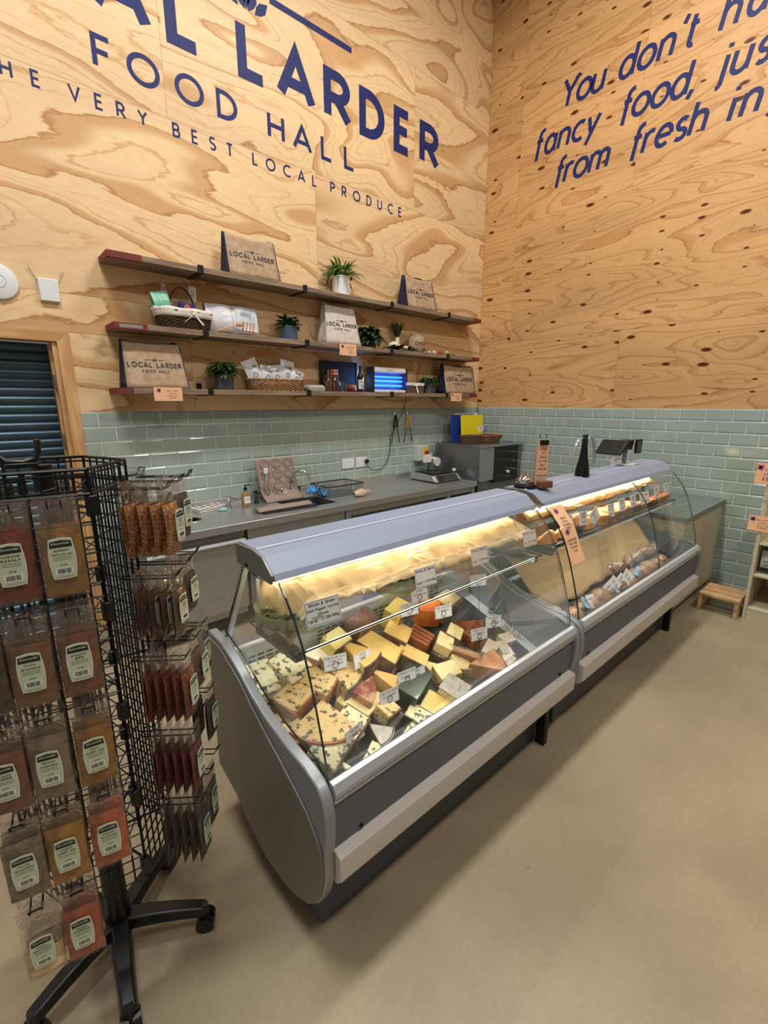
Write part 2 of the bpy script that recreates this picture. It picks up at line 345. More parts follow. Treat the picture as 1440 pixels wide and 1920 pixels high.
# ------------------------------------------------------------ room
T_TOP=1.57; TH=.102; TW=.2014; WALLTOP=6.2
ply1=plywood('plywood_big_grain','x',(229,196,150),(204,160,110),(174,126,82),(.42,1,1.5),8.0)
ply2=plywood('plywood_knotty','y',(212,166,112),(196,146,94),(164,112,66),(1,.5,3.2),15,knots=(0,3.1,7.5,.27,.40))
seam=mat('seam_dark',(96,62,34),.9)
def ply_wall(name,plane,rects,m):
    """each sheet one face set back a hair from the next, with a number of its own"""
    mb=MB(); ids=[]
    for i,(a0,a1,z0,z1) in enumerate(rects):
        g=.0009
        if plane=='y': mb.box(a0+g,a1-g,0,.018,z0+g,z1-g,0)
        else: mb.box(0,.018,a0+g,a1-g,z0+g,z1-g,0)
        ids += [i]*6
    nb=len(rects)*6
    return mb,ids
def finish_panels(ob,ids):
    at=ob.data.attributes.new('panel','FLOAT_VECTOR','FACE')
    rr=random.Random(11)
    vals={i:(rr.random()*3,rr.random()*3,rr.random()*3) for i in set(ids)}
    flat=[]
    for i in range(len(ob.data.polygons)): flat+= list(vals[ids[i]]) if i<len(ids) else [0,0,0]
    at.data.foreach_set('vector',flat)
XL=-6.6
rects=[]
def row(z0,z1,cuts,lo,hi,out):
    c=[lo]+[k for k in cuts if lo<k<hi]+[hi]
    for a,b in zip(c,c[1:]): out.append((a,b,z0,z1))
row(4.74,WALLTOP,(-4.76,-2.37),XL,0,rects)
row(3.522,4.74,(-5.94,-3.56,-1.18),XL,0,rects)
row(2.31,3.522,(-4.76,-2.37),XL,0,rects)
row(2.075,2.31,(-5.94,-3.55,-1.17),XL,0,rects)
row(T_TOP,2.075,(-3.55,-1.17),-4.33,0,rects)
mb,ids=ply_wall('w','y',rects,ply1)
n0=len(mb.f)
mb.cur=1; mb.box(XL,0,.0178,.12,2.075,WALLTOP); mb.box(-4.33,0,.0178,.12,0,2.075)
o=mb.build('wall_back',[ply1,seam]); finish_panels(o,ids); tag(o,'pine plywood wall with bold swirling grain behind the counters',kind='structure')
rects=[]
row(4.74,WALLTOP,(-1.65,-.43),-6.0,0,rects)
row(3.527,4.74,(-2.87,-1.65,-.43),-6.0,0,rects)
row(2.315,3.527,(-2.87,-.43),-6.0,0,rects)
row(T_TOP,2.315,(-4.1,-1.68),-6.0,0,rects)
mb,ids=ply_wall('w','x',rects,ply2)
mb.cur=1; mb.box(.0178,.12,-6.0,.12,0,WALLTOP)
o=mb.build('wall_right',[ply2,seam]); finish_panels(o,ids); tag(o,'knotty pine plywood wall to the right',kind='structure')
# tiles
def tile_mat():
    m=mat('sage_tile',(150,166,158),.12,spec=.6,noise_=((164,178,170),3.0,.3,.7),bump=.06,bscale=9)
    return m
tm=tile_mat(); grout=mat('tile_grout',(224,226,218),.9)
def tiles(name,plane,rows,start,lo,hi,label,x0cap=None):
    mb=MB(); rr=random.Random(3)
    def P(a,z,d): return (a,-d,z) if plane=='y' else (-d,a,z)
    for r in range(rows):
        z1=T_TOP-r*TH-.0022; z0=T_TOP-(r+1)*TH+.0022
        if z0<.01: z0=.01
        # joints: start + k*TW on even rows, shifted half a tile on odd rows
        s=start+(0 if r%2==0 else TW/2)
        k=math.floor((lo-s)/TW)
        while s+k*TW<hi:
            a0=max(lo,s+k*TW)+.0022; a1=min(hi,s+(k+1)*TW)-.0022; k+=1
            if a1-a0<.012: continue
            t=.006+rr.uniform(-.0004,.0004); e=.0085; tl=[rr.uniform(-.0005,.0005) for _ in range(4)]
            b=[P(a0,z0,0),P(a1,z0,0),P(a1,z1,0),P(a0,z1,0)]
            bb=[P(a0,z0,.002),P(a1,z0,.002),P(a1,z1,.002),P(a0,z1,.002)]
            f=[P(a0+e,z0+e,t+tl[0]),P(a1-e,z0+e,t+tl[1]),P(a1-e,z1-e,t+tl[2]),P(a0+e,z1-e,t+tl[3])]
            fs=[(8,9,10,11)]+[(i,(i+1)%4,4+(i+1)%4,4+i) for i in range(4)]+[(4+i,4+(i+1)%4,8+(i+1)%4,8+i) for i in range(4)]
            if plane=='x': fs=[tuple(reversed(q)) for q in fs]
            mb.add(b+bb+f,fs,0)
    mb.cur=1
    if plane=='y': mb.box(lo,hi,-.0012,.0,.0,T_TOP)
    else: mb.box(-.0012,.0,lo,hi,.0,T_TOP)
    return tag(mb.build(name,[tm,grout]),label,kind='structure')
tiles('trim_1','y',16,-4.2215,-4.33,-.002,'sage green bevelled brick tiles along the back wall')
tiles('trim_2','x',16,-.2843-20*TW,-6.0,-.008,'sage green bevelled brick tiles along the right wall')
# floor: sealed concrete
def concrete():
    m=bpy.data.materials.new('concrete'); m.use_nodes=True; nt=m.node_tree; N=nt.nodes.new; L=nt.links.new; b=nt.nodes['Principled BSDF']
    tc=N('ShaderNodeTexCoord')
    def nz(sc,det,dist=0):
        n=N('ShaderNodeTexNoise'); n.inputs['Scale'].default_value=sc; n.inputs['Detail'].default_value=det; n.inputs['Distortion'].default_value=dist; L(tc.outputs['Object'],n.inputs['Vector']); return n
    a=nz(1.1,6,.6); r=N('ShaderNodeValToRGB'); e=r.color_ramp.elements
    e[0].position=.3; e[0].color=(*lin((138,125,101)),1); e[1].position=.72; e[1].color=(*lin((167,152,125)),1)
    q=e.new(.5); q.color=(*lin((153,139,113)),1); L(a.outputs['Fac'],r.inputs[0])
    f=nz(60,6); mr=N('ShaderNodeMapRange'); mr.inputs[1].default_value=.3; mr.inputs[2].default_value=.7; mr.inputs[3].default_value=.94; mr.inputs[4].default_value=1.05; L(f.outputs['Fac'],mr.inputs[0])
    s=N('ShaderNodeVectorMath'); s.operation='SCALE'; L(r.outputs[0],s.inputs[0]); L(mr.outputs[0],s.inputs['Scale'])
    # few small dark stains
    v=N('ShaderNodeTexVoronoi'); v.inputs['Scale'].default_value=2.6; L(tc.outputs['Object'],v.inputs['Vector'])
    g=nz(14,5,1.5); ad=N('ShaderNodeMath'); ad.operation='MULTIPLY_ADD'; ad.inputs[1].default_value=.12; L(g.outputs['Fac'],ad.inputs[0]); L(v.outputs['Distance'],ad.inputs[2])
    vr=N('ShaderNodeMapRange'); vr.inputs[1].default_value=.072; vr.inputs[2].default_value=.10; vr.inputs[3].default_value=.72; vr.inputs[4].default_value=1; L(ad.outputs[0],vr.inputs[0])
    s2=N('ShaderNodeVectorMath'); s2.operation='SCALE'; L(s.outputs[0],s2.inputs[0]); L(vr.outputs[0],s2.inputs['Scale'])
    L(s2.outputs[0],b.inputs['Base Color'])
    ro=N('ShaderNodeMapRange'); ro.inputs[3].default_value=.32; ro.inputs[4].default_value=.5; L(a.outputs['Fac'],ro.inputs[0]); L(ro.outputs[0],b.inputs['Roughness'])
    b.inputs['Specular IOR Level'].default_value=.4
    bp=N('ShaderNodeBump'); bp.inputs['Strength'].default_value=.08; bp.inputs['Distance'].default_value=.01; L(a.outputs['Fac'],bp.inputs['Height']); L(bp.outputs[0],b.inputs['Normal'])
    return m
conc=concrete()
tag(MB().box(-9,.12,-8.5,.6,-.05,0).build('floor',conc),'smooth beige sealed concrete floor',kind='structure')
tag(MB().box(-9,.12,-8.5,.6,WALLTOP,WALLTOP+.1).build('ceiling',mat('ceiling_white',(205,203,198),.8)),'pale ceiling above the shop',kind='structure')
# doorway and shutter
pine=mat('pine_casing',(214,172,118),.5,noise_=((188,140,88),3.2,.42,.62,(6,6,.8)))
pine_h=mat('pine_casing_head',(214,172,118),.5,noise_=((188,140,88),3.2,.42,.62,(.8,6,6)))
d=thing('door_1','doorway with pale pine casing and roller shutter beyond','doorway',(-4.33,0,0)); tag(d,kind='structure'); del d['category']
off=(-4.33,0,0)
mb=MB(); mb.prism([(-4.322,0),(-4.322,2.072),(-4.392,2.010),(-4.392,0)],-.022,0,'y'); mb.build('side_casing',pine,d,off,bevel=.002)
mb=MB(); mb.prism([(-4.322,2.0725),(-6.6,2.0725),(-6.6,2.0105),(-4.392,2.0105)],-.022,0,'y'); mb.build('head_casing',pine_h,d,off,bevel=.002)
mb=MB(); mb.box(-4.42,-4.392,-.004,.11,0,2.01); mb.box(-4.432,-4.42,.05,.11,0,2.0); j=mb.build('jamb',pine,d,off,bevel=.002)
mb=MB(); mb.box(-6.6,-4.392,-.004,.11,2.0107,2.04); mb.build('jamb',pine_h,d,off,bevel=.002)
steelp=mat('hinge_steel',(150,148,140),.4,.8)
for z in (1.72,1.34):
    h=MB().box(-4.4325,-4.4205,.012,.048,z,z+.09).build('hinge',steelp,d,off,bevel=.001)
sh=MB(); z=0
prof=[]
while z<2.0:
    prof += [(.165,z),(.15,z+.012),(.146,z+.030),(.15,z+.044),(.165,z+.052)]
    z+=.056
sh.prism(prof+[(.18,z),(.18,0)],-6.6,-4.36,'x')
shut=sh.build('roller_shutter',mat('shutter_slate',(62,84,98),.32,.35),d,off,smooth=60)

# ------------------------------------------------------------ wall lettering
navy=mat('navy_vinyl',(34,42,98),.55,spec=.25)
def fb(x,y,h): return (x,-.0005-h,y)
def word(root,name,s,x,y,H,t,**k):
    text(MB(),s,x,y,H,t,fb,h=.0012,each=lambda m_:m_.build('letter',navy,root,root.location),**k)
sg=thing('wall_sign','large navy capital lettering sign on plywood above the shelves','sign',(-2.95,0,3.42))
Z0,H0=3.966,.376
for c,x,wd in (('A',-3.965,.36),('L',-3.517,.235),('L',-3.017,.237),('A',-2.70,.36),('R',-2.256,.285),('D',-1.877,.30),('E',-1.461,.225),('R',-1.112,.285)):
    mb=MB(); t=.076; gw=G[c][0]*(H0-t); sx=(wd-t)/gw
    for k_,p in enumerate(G[c][1]):
        ribbon(mb,[(x+t/2+a*(H0-t)*sx, Z0+t/2+b*(H0-t)) for a,b in p],t,fb,.0012+.00025*k_)
    mb.build('letter',navy,sg,sg.location)
mb=MB(); x=-3.98
for c,x,wd in (('F',-3.98,.115),('O',-3.785,.20),('O',-3.49,.20),('D',-3.20,.158),('H',-2.797,.15),('A',-2.575,.185),('L',-2.30,.118),('L',-2.057,.118)):
    t=.028; H=.183; sx=(wd-t)/(G[c][0]*(H-t)); mb=MB()
    for k_,p in enumerate(G[c][1]): ribbon(mb,[(x+t/2+a*(H-t)*sx, 3.648+t/2+b*(H-t)) for a,b in p],t,fb,.0012+.00025*k_)
    mb.build('letter',navy,sg,sg.location)
for s,x0,x1 in (('THE',-4.60,-4.272),('VERY',-4.137,-3.690),('BEST',-3.533,-3.096),('LOCAL',-2.943,-2.354),('PRODUCE',-2.213,-1.35)):
    word(sg,'word',s,x0,3.419,.087,.0125,width=x1-x0)
MB().box(-2.727,-1.954,-.0017,-.0005,4.532,4.576).build('rule_bar',navy,sg,sg.location)
mb=MB()
for cx_,ang,l in ((-2.935,24,.16),(-2.905,-24,.16),(-2.985,46,.15),(-2.855,-46,.15),(-2.92,0,.22)):
    pts=[]
    for q,r in ((0,0),(.3,.028),(.6,.034),(1,0),(.6,-.034),(.3,-.028)):
        a=math.radians(ang); pts.append((cx_+math.sin(-a)*q*l+math.cos(a)*r, 4.405+math.cos(a)*q*l+math.sin(a)*r))
    mb.prism(pts,-.0017,-.0005,'y')
mb.build('emblem',navy,sg,sg.location)
def fr_(x,y,h): return (-.0005-h,-x,y)
sg=thing('wall_sign','navy italic slogan lettering on the knotty right wall','sign',(0,-1.6,3.78))
for s,x0,x1,z in (('You',.84,1.315,4.455),("don't",1.405,2.055,4.455),('have',2.178,2.86,4.455),('fancy',.585,1.30,4.112),('food,',1.455,2.09,4.112),('just',2.235,2.70,4.112),
                  ('from',.84,1.425,3.79),('fresh',1.575,2.21,3.79),('ingredients',2.325,3.98,3.79)):
    text(MB(),s,x0,z,.256,.034,fr_,h=.0012,slant=.2,width=(x1-x0-.03),each=lambda m_:m_.build('letter',navy,sg,sg.location))

tag(MB().box(-9,.12,-8.6,-8.5,0,WALLTOP).build('wall_front',mat('far_wall',(150,138,122),.8)),'far wall of the hall behind the viewpoint',kind='structure')
# ------------------------------------------------------------ wall shelves
board=mat('weathered_board',(150,128,104),.75,noise_=((104,86,68),5,.35,.68,(.6,7,7)),bump=.25,bscale=60)
redp=mat('red_end_paint',(118,34,34),.6,noise_=((86,50,44),25,.5,.7))
blackm=mat('black_metal',(22,22,24),.45,.3)
bandm=mat('zinc_band',(158,160,160),.45,.7)
SH=[(2.558,-4.09,-.290,'top','uppermost'),(2.137,-4.10,-.295,'middle','middle'),(1.727,-4.13,-.31,'bottom','lowest')]
BR=(-3.51,-2.655,-1.685,-.853)
shelf_objs=[]
for n,(zt,x0,x1,nm,sup) in enumerate(SH):
    t=thing('wall_shelf','%s of the three weathered scaffold board shelves on black brackets'%sup,'shelf',(x0,0,zt-.038),group='scaffold board wall shelves')
    off=(x0,0,zt-.038)
    MB().box(x0+.0,x1,-.225,-.001,zt-.038,zt).build('board',board,t,off,bevel=.003)
    w=.20 if n!=2 else .10
    MB().prism([(x0-.0012,-.2262),(x0+w,-.2262),(x0+w,-.2),(x0-.0012,-.2)],zt-.0385,zt+.0006,'z').box(x0-.0014,x0+.004,-.2,-.002,zt-.0385,zt+.0006).build('painted_end',redp,t,off)
    MB().prism([(x1+.0012,-.2262),(x1-.14,-.2262),(x1-.14,-.2),(x1+.0012,-.2)],zt-.0385,zt+.0006,'z').box(x1-.004,x1+.0014,-.2,-.002,zt-.0385,zt+.0006).build('painted_end',redp,t,off)
    if n==1: MB().box(x0+.03,x0+.17,-.2275,-.22,zt-.03,zt-.008).build('metal_band',bandm,t,off)
    for bx in BR:
        mb=MB(); mb.box(bx-.02,bx+.02,-.23,-.0005,zt-.044,zt-.0385); mb.box(bx-.02,bx+.02,-.231,-.2263,zt-.044,zt+.010); mb.box(bx-.02,bx+.02,-.006,-.0005,zt+.0007,zt+.05 if n==2 else zt+.02)
        mb.build('bracket',blackm,t,off)
    shelf_objs.append(t)
S1,S2,S3=[s[0] for s in SH]
# ------------------------------------------------------------ branded bags
jute=mat('jute',(190,162,132),.9,noise_=((168,140,112),24,.35,.65),bump=.5,bscale=350)
cotton=mat('white_canvas',(214,204,194),.9,noise_=((196,184,172),40,.35,.65),bump=.3,bscale=300)
bagnavy=mat('bag_navy',(26,28,58),.75)
ink=mat('ink_dark',(42,38,52),.6)
def logo(root,cx,cy,W,fn,inkm=ink):
    """emblem and rule over LOCAL LARDER / FOOD HALL, W wide"""
    H=W*.145; mb=MB(); text(mb,'LOCAL LARDER',cx,cy,H,H*.2,fn,align='c',width=None,gap=(.24))
    # scale to W
    mb.build('logo_name',inkm,root)
    mb=MB(); text(mb,'FOOD HALL',cx,cy-H*.95,H*.55,H*.09,fn,align='c',gap=.42); mb.build('logo_line',inkm,root)
    mb=MB()
    for s in (-1,1): ribbon(mb,[(cx+s*W*.09,cy+H*1.45),(cx+s*W*.25,cy+H*1.45)],H*.09,fn)
    for a in (-50,-25,0,25,50):
        r=math.radians(a); ribbon(mb,[(cx,cy+H*1.18),(cx+math.sin(r)*H*.55,cy+H*1.18+math.cos(r)*H*.5)],H*.16,fn)
    mb.build('logo_emblem',inkm,root)
def bag(name,label,x,y,z,w,h,d,mat_,sidem,wtop=None,lean=.0,rz=0,handles=True,logo_w=.6,group='shop bags'):
    """gusseted carrier: front and back panels lean together to the mouth, gussets fold in; local front is -y"""
    t=thing(name,label,'bag',(x,y,z),rz,group)
    wt=wtop or w; dt=d*.25
    def F(u,v):   # front panel
        xx=(u-.5)*(w*(1-v)+wt*v); sag=.018*h*math.sin(PI*u)*0 - (.05*h*(1-(2*u-1)**2))*(v>.97)
        yy=-d/2*(1-v)-dt/2*v+lean*v + .004*math.sin(7*u+3*v)*math.sin(PI*v)
        return (xx,yy,.003+h*v+sag*v)
    def B(u,v):
        p=F(1-u,v); return (p[0],-(p[1]-lean*v)+lean*v,p[2]+.012*v)
    MB().grid(F,12,10).build('front_panel',mat_,t,smooth=80,solid=.003)
    MB().grid(B,8,8).build('back_panel',mat_,t,smooth=80,solid=.003)
    for s in (-1,1):
        def Gs(u,v):
            a=F(0 if s<0 else 1,v); b=B(1 if s<0 else 0,v)
            k=u; inn=-.28*d*v*(1-abs(2*u-1))*s*-1
            return (a[0]*(1-k)+b[0]*k - s*.25*d*v*(1-abs(2*u-1)), a[1]*(1-k)+b[1]*k, a[2]*(1-k)+b[2]*k)
        MB().grid(Gs,4,8).build('gusset',sidem,t,smooth=80,solid=.003)
        mb=MB(); mb.tube([(F(0 if s<0 else 1,v)[0],F(0 if s<0 else 1,v)[1]-.001,F(0 if s<0 else 1,v)[2]) for v in (0,.2,.4,.6,.8,.97)],.0035,5)
        mb.build('piping',sidem,t)
    MB().box(-w/2,w/2,-d/2,d/2,0,.003).build('base',sidem,t)
    if handles:
        for yy in (-dt/2+lean,dt/2+lean):
            pts=[]
            for k in range(9):
                a=PI*k/8; pts.append((-math.cos(a)*w*.14,yy+.01*math.sin(a),h-.01+math.sin(a)*.035*h))
            MB().tube(pts,.006,6).build('handle',sidem,t)
    def L(a,b,hh=0):
        v=min(.96,max(0,b/h)); p=F(a/(w*(1-v)+wt*v)+.5,v); return (p[0],p[1]-.0042,p[2])
    logo(t,0,h*.44,w*logo_w,L,ink if mat_ is not jute else ink)
    return t
bag('jute_bag','jute bag on the left half of the top shelf',-3.075,-.12,S1,.42,.295,.16,jute,bagnavy,wtop=.40,lean=.015,handles=False,group='jute bags with navy sides')
bag('jute_bag','jute bag with raised dark handles near the right end of the top shelf',-1.235,-.12,S1,.43,.30,.17,jute,bagnavy,wtop=.385,lean=.01,group='jute bags with navy sides')
bag('jute_bag','largest jute bag at the left end of the bottom shelf',-3.865,-.13,S3,.41,.31,.18,jute,bagnavy,wtop=.37,lean=.02,handles=False,group='jute bags with navy sides')
bag('jute_bag','jute bag at the far right end of the bottom shelf near the corner',-.575,-.125,S3,.53,.31,.15,jute,bagnavy,wtop=.52,lean=.0,rz=math.radians(0),group='jute bags with navy sides')
bag('canvas_bag','white canvas bag with sagging mouth on the middle shelf',-2.245,-.12,S2,.375,.345,.17,cotton,cotton,wtop=.31,lean=.01,handles=False,logo_w=.62,group=None)
# ------------------------------------------------------------ price tags on the shelves
peach=mat('peach_card',(236,184,142),.7); purple=mat('purple_ink',(126,58,120),.7); cardink=mat('card_ink',(92,60,80),.7)
def star_tag(label,x,y,z,w,h,lines,cat='price tag',group='peach price tags hung on the shelf edges',rz=0,rot=None):
    t=thing('price_tag',label,cat,(x,y,z),rz,group,rot=rot)
    MB().box(-w/2,w/2,-.0006,.0006,0,h).build('card',peach,t)
    fn=lambda a,b,hh=0:(a,-.0011,b)
    mb=MB()
    r0=min(w,h)*.17
    cx,cy=(-w*.32,h-r0*1.4)
    for k in range(9):
        a=2*PI*k/9+.2; ribbon(mb,[(cx,cy),(cx+math.cos(a)*r0*(1.1 if k%2 else .8),cy+math.sin(a)*r0*(1.1 if k%2 else .8))],r0*.34,fn)
    mb.build('burst_mark',purple,t)
    mb=MB(); n=len(lines); hh=h*.7/max(3,n)
    for i,s in enumerate(lines):
        big=1.25 if i==n-1 else .8
        H=hh*.62*big
        W=twidth(s,.25)*H
        H=min(H,H*(w*.62)/max(W,1e-6))
        text(mb,s,w*.14,h*.82-(i+.8)*hh,H,H*.15,fn,align='c')
    mb.build('print',cardink,t); return t
star_tag('peach price tag under the jute bag at the left end of the bottom shelf',-3.815,-.235,S3-.083,.19,.092,['LOCAL LARDER','JUTE BAG','NATURAL/NAVY','£4.50'])
star_tag('peach price tag under the white canvas bag on the middle shelf',-2.23,-.235,S2-.093,.19,.098,['LOCAL LARDER','JUTE BAG','WHITE','£5.00'])
star_tag('peach price tag under the right end of the bottom shelf',-.70,-.235,S3-.083,.19,.090,['LOCAL LARDER','JUTE BAG','£4.50'])
# ------------------------------------------------------------ plants and pots
leafg=mat('leaf_green',(72,104,48),.45,noise_=((40,74,30),30,.3,.7)); leafd=mat('leaf_dark',(34,62,34),.4,noise_=((58,84,44),30,.4,.7)); leafl=mat('leaf_striped',(132,158,78),.45,noise_=((74,116,50),20,.4,.6))
soil=mat('soil',(44,34,28),.95)
def leaf(mb,base,dirv,l,w,droop=.3,fold=.2,n=4):
    d=Vector(dirv).normalized(); side=d.cross(Vector((0,0,1)));
    if side.length<.05: side=Vector((1,0,0))
    side.normalize(); vs=[]; fs=[]
    for i in range(n+1):
        s=i/n; c=Vector(base)+d*l*s+Vector((0,0,-droop*l*s*s)); ww=w*math.sin(PI*min(.98,s*.9+.1))*.5
        vs += [c-side*ww+Vector((0,0,fold*ww)),c,c+side*ww+Vector((0,0,fold*ww))]
    for i in range(n):
        a=i*3; fs += [(a,a+1,a+4,a+3),(a+1,a+2,a+5,a+4)]
    mb.add(vs,fs)
def foliage(seed,n,r,h,lmin,lmax,wd,droop=.4,updir=.8,base=(0,0,0)):
    rr=random.Random(seed); mb=MB()
    for i in range(n):
        a=rr.uniform(0,2*PI); e=rr.uniform(.1,updir); l=rr.uniform(lmin,lmax)
        b=(base[0]+math.cos(a)*r*rr.random(),base[1]+math.sin(a)*r*rr.random(),base[2]+rr.uniform(0,h))
        leaf(mb,b,(math.cos(a),math.sin(a)*.8,e*1.6),l,wd*rr.uniform(.7,1.2),droop*rr.uniform(.6,1.4))
    for v in mb.v: v.y=min(v.y,.108+.004*math.sin(v.x*300)); v.z=max(v.z,.004)
    return mb
potg=mat('charcoal_pot',(70,76,82),.5); potb=mat('slate_blue_pot',(64,84,104),.5); potw=mat('white_enamel',(238,238,236),.3)
def ribbed_pot(root,r,h,m,n=28,rtop=None):
    mb=MB(); rt_=rtop or r; prof=[(r*.94,0),(r,.004),(rt_,h),(rt_-.006,h),(rt_-.008,h-.02),(.001,h-.02)]
    mb.lathe(prof,n); return mb.build('pot',m,root,smooth=35)
t=thing('spider_plant','spider plant in a white enamel canister on the top shelf','potted plant',(-2.205,-.12,S1))
ribbed_pot(t,.078,.15,potw); 
MB().lathe([(.081,.146),(.083,.152),(.081,.158),(.077,.158)],28).build('rim',potw,t,smooth=35)
MB().lathe([(.0001,.138),(.07,.138)],16,cap=False).build('soil',soil,t)
foliage(3,150,.05,.04,.14,.27,.02,.62,1.5,(0,0,.15)).build('foliage',leafl,t,smooth=180)
mb=MB(); mb.add([(-.05,-.02,.16),(-.02,-.02,.15),(-.03,-.025,.28),(-.048,-.025,.27)],[(0,1,2,3)]).add([(.02,-.03,.15),(.04,-.03,.15),(.035,-.032,.26),(.015,-.032,.28)],[(0,1,2,3)]); mb.build('plant_tag',mat('dry_leaf',(190,170,130),.6),t,solid=.001)
mb=MB(); f=lambda a,b,h=0:(math.sin(a/.0785)*.0792,-math.cos(a/.0785)*.0792,b)
ribbon(mb,ar(.02,.075,.02,.02,0,360,16),.002,f); text(mb,'OLIVE',.02,.03,.010,.0016,f,align='c'); mb.build('print',ink,t)
MB().ball((.09,-.03,.155),.014,8).build('red_berry',mat('berry_red',(160,36,32),.3),t,smooth=180)
t=thing('potted_herb','dark leafy plant in a slate blue pot on the middle shelf','potted plant',(-2.76,-.12,S2)); ribbed_pot(t,.068,.115,potb); MB().lathe([(.0001,.1),(.06,.1)],16,cap=False).build('soil',soil,t)
foliage(5,120,.06,.07,.05,.095,.042,.5,1.0,(0,0,.10)).build('foliage',leafd,t,smooth=180)
t=thing('potted_herb','bushy green plant in a charcoal pot on the left of the bottom shelf','potted plant',(-3.355,-.12,S3)); ribbed_pot(t,.07,.115,potg); MB().lathe([(.0001,.1),(.06,.1)],16,cap=False).build('soil',soil,t)
foliage(6,420,.105,.085,.035,.075,.026,.6,1.0,(0,0,.10)).build('foliage',leafg,t,smooth=180)
t=thing('potted_herb','small trailing plant in a charcoal pot beside the right hand bag','potted plant',(-1.035,-.12,S3)); ribbed_pot(t,.07,.105,potg); MB().lathe([(.0001,.09),(.06,.09)],16,cap=False).build('soil',soil,t)
foliage(8,220,.10,.07,.03,.075,.024,.8,.9,(0,0,.09)).build('foliage',leafd,t,smooth=180)
t=thing('potted_plant','dark broad leaved plant right of the white canvas bag','potted plant',(-1.87,-.12,S2)); ribbed_pot(t,.055,.07,mat('dark_pot',(36,34,32),.5)); 
foliage(9,80,.06,.11,.08,.17,.07,.7,1.0,(0,0,.06)).build('foliage',leafd,t,smooth=180)
# ------------------------------------------------------------ wicker
def wicker_mat(name,a,b): 
    m=mat(name,a,.6,noise_=(b,60,.35,.65),bump=.3,bscale=120); return m
wk_d=wicker_mat('wicker_dark',(96,66,42),(64,42,28)); wk_l=wicker_mat('wicker_honey',(184,134,82),(140,94,54)); wk_g=wicker_mat('wicker_grey',(110,90,70),(80,64,50))
def woven(mb,rx,ry,h,flare=1.15,rows=10,stakes=26,r=.0035,base=.0,power=3.2):
    """real over-under weave round a rounded-rectangle wall"""
    def P(a,k,off=0):
        f=1+(flare-1)*k; c,s=math.cos(a),math.sin(a)
        q=(abs(c)**power+abs(s)**power)**(-1/power)
        return (c*q*(rx*f+off),s*q*(ry*f+off),base+h*k)
    for i in range(rows+1):
        k=i/rows; pts=[]
        n=stakes*4
        for j in range(n): pts.append(P(2*PI*j/n,k,r*1.3*math.cos(PI*(j/2)+PI*(i%2))))
        mb.tube(pts,r*.95 if i<rows else r*1.7,4,closed=True)
    for j in range(stakes): 
        a=2*PI*j/stakes+.01; mb.tube([P(a,0),P(a,.5),P(a,1)],r*.8,4)
    vs=[P(2*PI*j/24,0.02) for j in range(24)]; mb.add(vs,[tuple(range(24))])
    return P
linen=mat('white_linen',(222,216,206),.9,bump=.3,bscale=25)
t=thing('gift_basket','dark wicker hamper basket with white linen liner and bow on the middle shelf','basket',(-3.62,-.118,S2))
mb=MB(); P=woven(mb,.168,.080,.115,1.12,11,24,.0046,.004); mb.build('wicker_body',wk_d,t,smooth=60)
mb=MB(); mb.grid(lambda u,v:(lambda p:(p[0],p[1],p[2]+.004*math.sin(u*50)*v))(P(2*PI*u,.66+.50*min(v,.999),.009+.006*math.sin(u*62)*v)),72,3); mb.build('liner',linen,t,smooth=180,solid=.003)
MB().tube([(.165*math.cos(PI*k/12)*.55+.0,.01,.12+.17*math.sin(PI*k/12)) for k in range(13)],.007,6).build('handle',wk_d,t,smooth=60)
mb=MB()
for a,b in (((.04,-.098,.10),(-.03,-.105,.045)),((.04,-.098,.10),(.10,-.105,.035)),((.04,-.099,.10),(.085,-.10,.125)),((.04,-.099,.10),(.0,-.10,.13))):
    mb.prism([(0,0)]*0 or [(a[0]-.004,a[2]),(a[0]+.006,a[2]+.004),(b[0]+.007,b[2]+.003),(b[0]-.004,b[2]-.003)],a[1]-.002,b[1],'y')
mb.ball((.04,-.10,.10),.011,8); mb.build('bow',linen,t)
gi=[('snack_packet','mint green snack packet standing at the left in the hamper basket','packet',(-3.745,-.12,S2+.075),(.11,.05,.17),(120,188,160),-12),
    ('snack_box','dark blue box in the hamper basket','box',(-3.615,-.135,S2+.075),(.10,.05,.105),(38,44,120),10)]
for nm,lb,ct,loc,dm,c,tilt in gi:
    t=thing(nm,lb,ct,loc,0,'goods inside the hamper basket',rot=(0,math.radians(tilt),0))
    def pk(u,v,dm=dm): return ((u-.5)*dm[0],-dm[1]/2*math.sin(PI*max(.02,min(.98,v)))-.001*math.sin(20*u),v*dm[2])
    if ct=='packet':
        MB().grid(pk,8,8).grid(lambda u,v:(lambda p:(p[0],-p[1],p[2]))(pk(u,v)),8,8).build('wrapper',mat('mint_wrap',c,.3,coat=.3,bump=.4,bscale=30),t,smooth=180)
    else:
        MB().box(-dm[0]/2,dm[0]/2,-dm[1]/2,dm[1]/2,0,dm[2]).build('carton',mat('blue_carton',c,.4),t,bevel=.002)
        MB().lathe([(.0001,0),(.024,0)],16,cap=False).build('orange_spot',mat('orange_print',(196,104,72),.5),t,loc=(0,-dm[1]/2-.001,dm[2]*.72),rot=(PI/2,0,0))
t=thing('cellophane_bag','clear cellophane bag with pinkish strips rising from the hamper basket','packet',(-3.70,-.09,S2+.07),0,'goods inside the hamper basket',rot=(0,math.radians(-9),0))
MB().prism([(-.03,0),(.03,0),(.026,.14),(.006,.26),(-.012,.26),(-.03,.14)],-.02,.02,'y').build('film',film('cello',milk=.35,milkcol=(170,140,130),bump=.4),t)
t=thing('spatula','white silicone spatula with printed blade standing in the hamper basket','spatula',(-3.535,-.10,S2+.06))
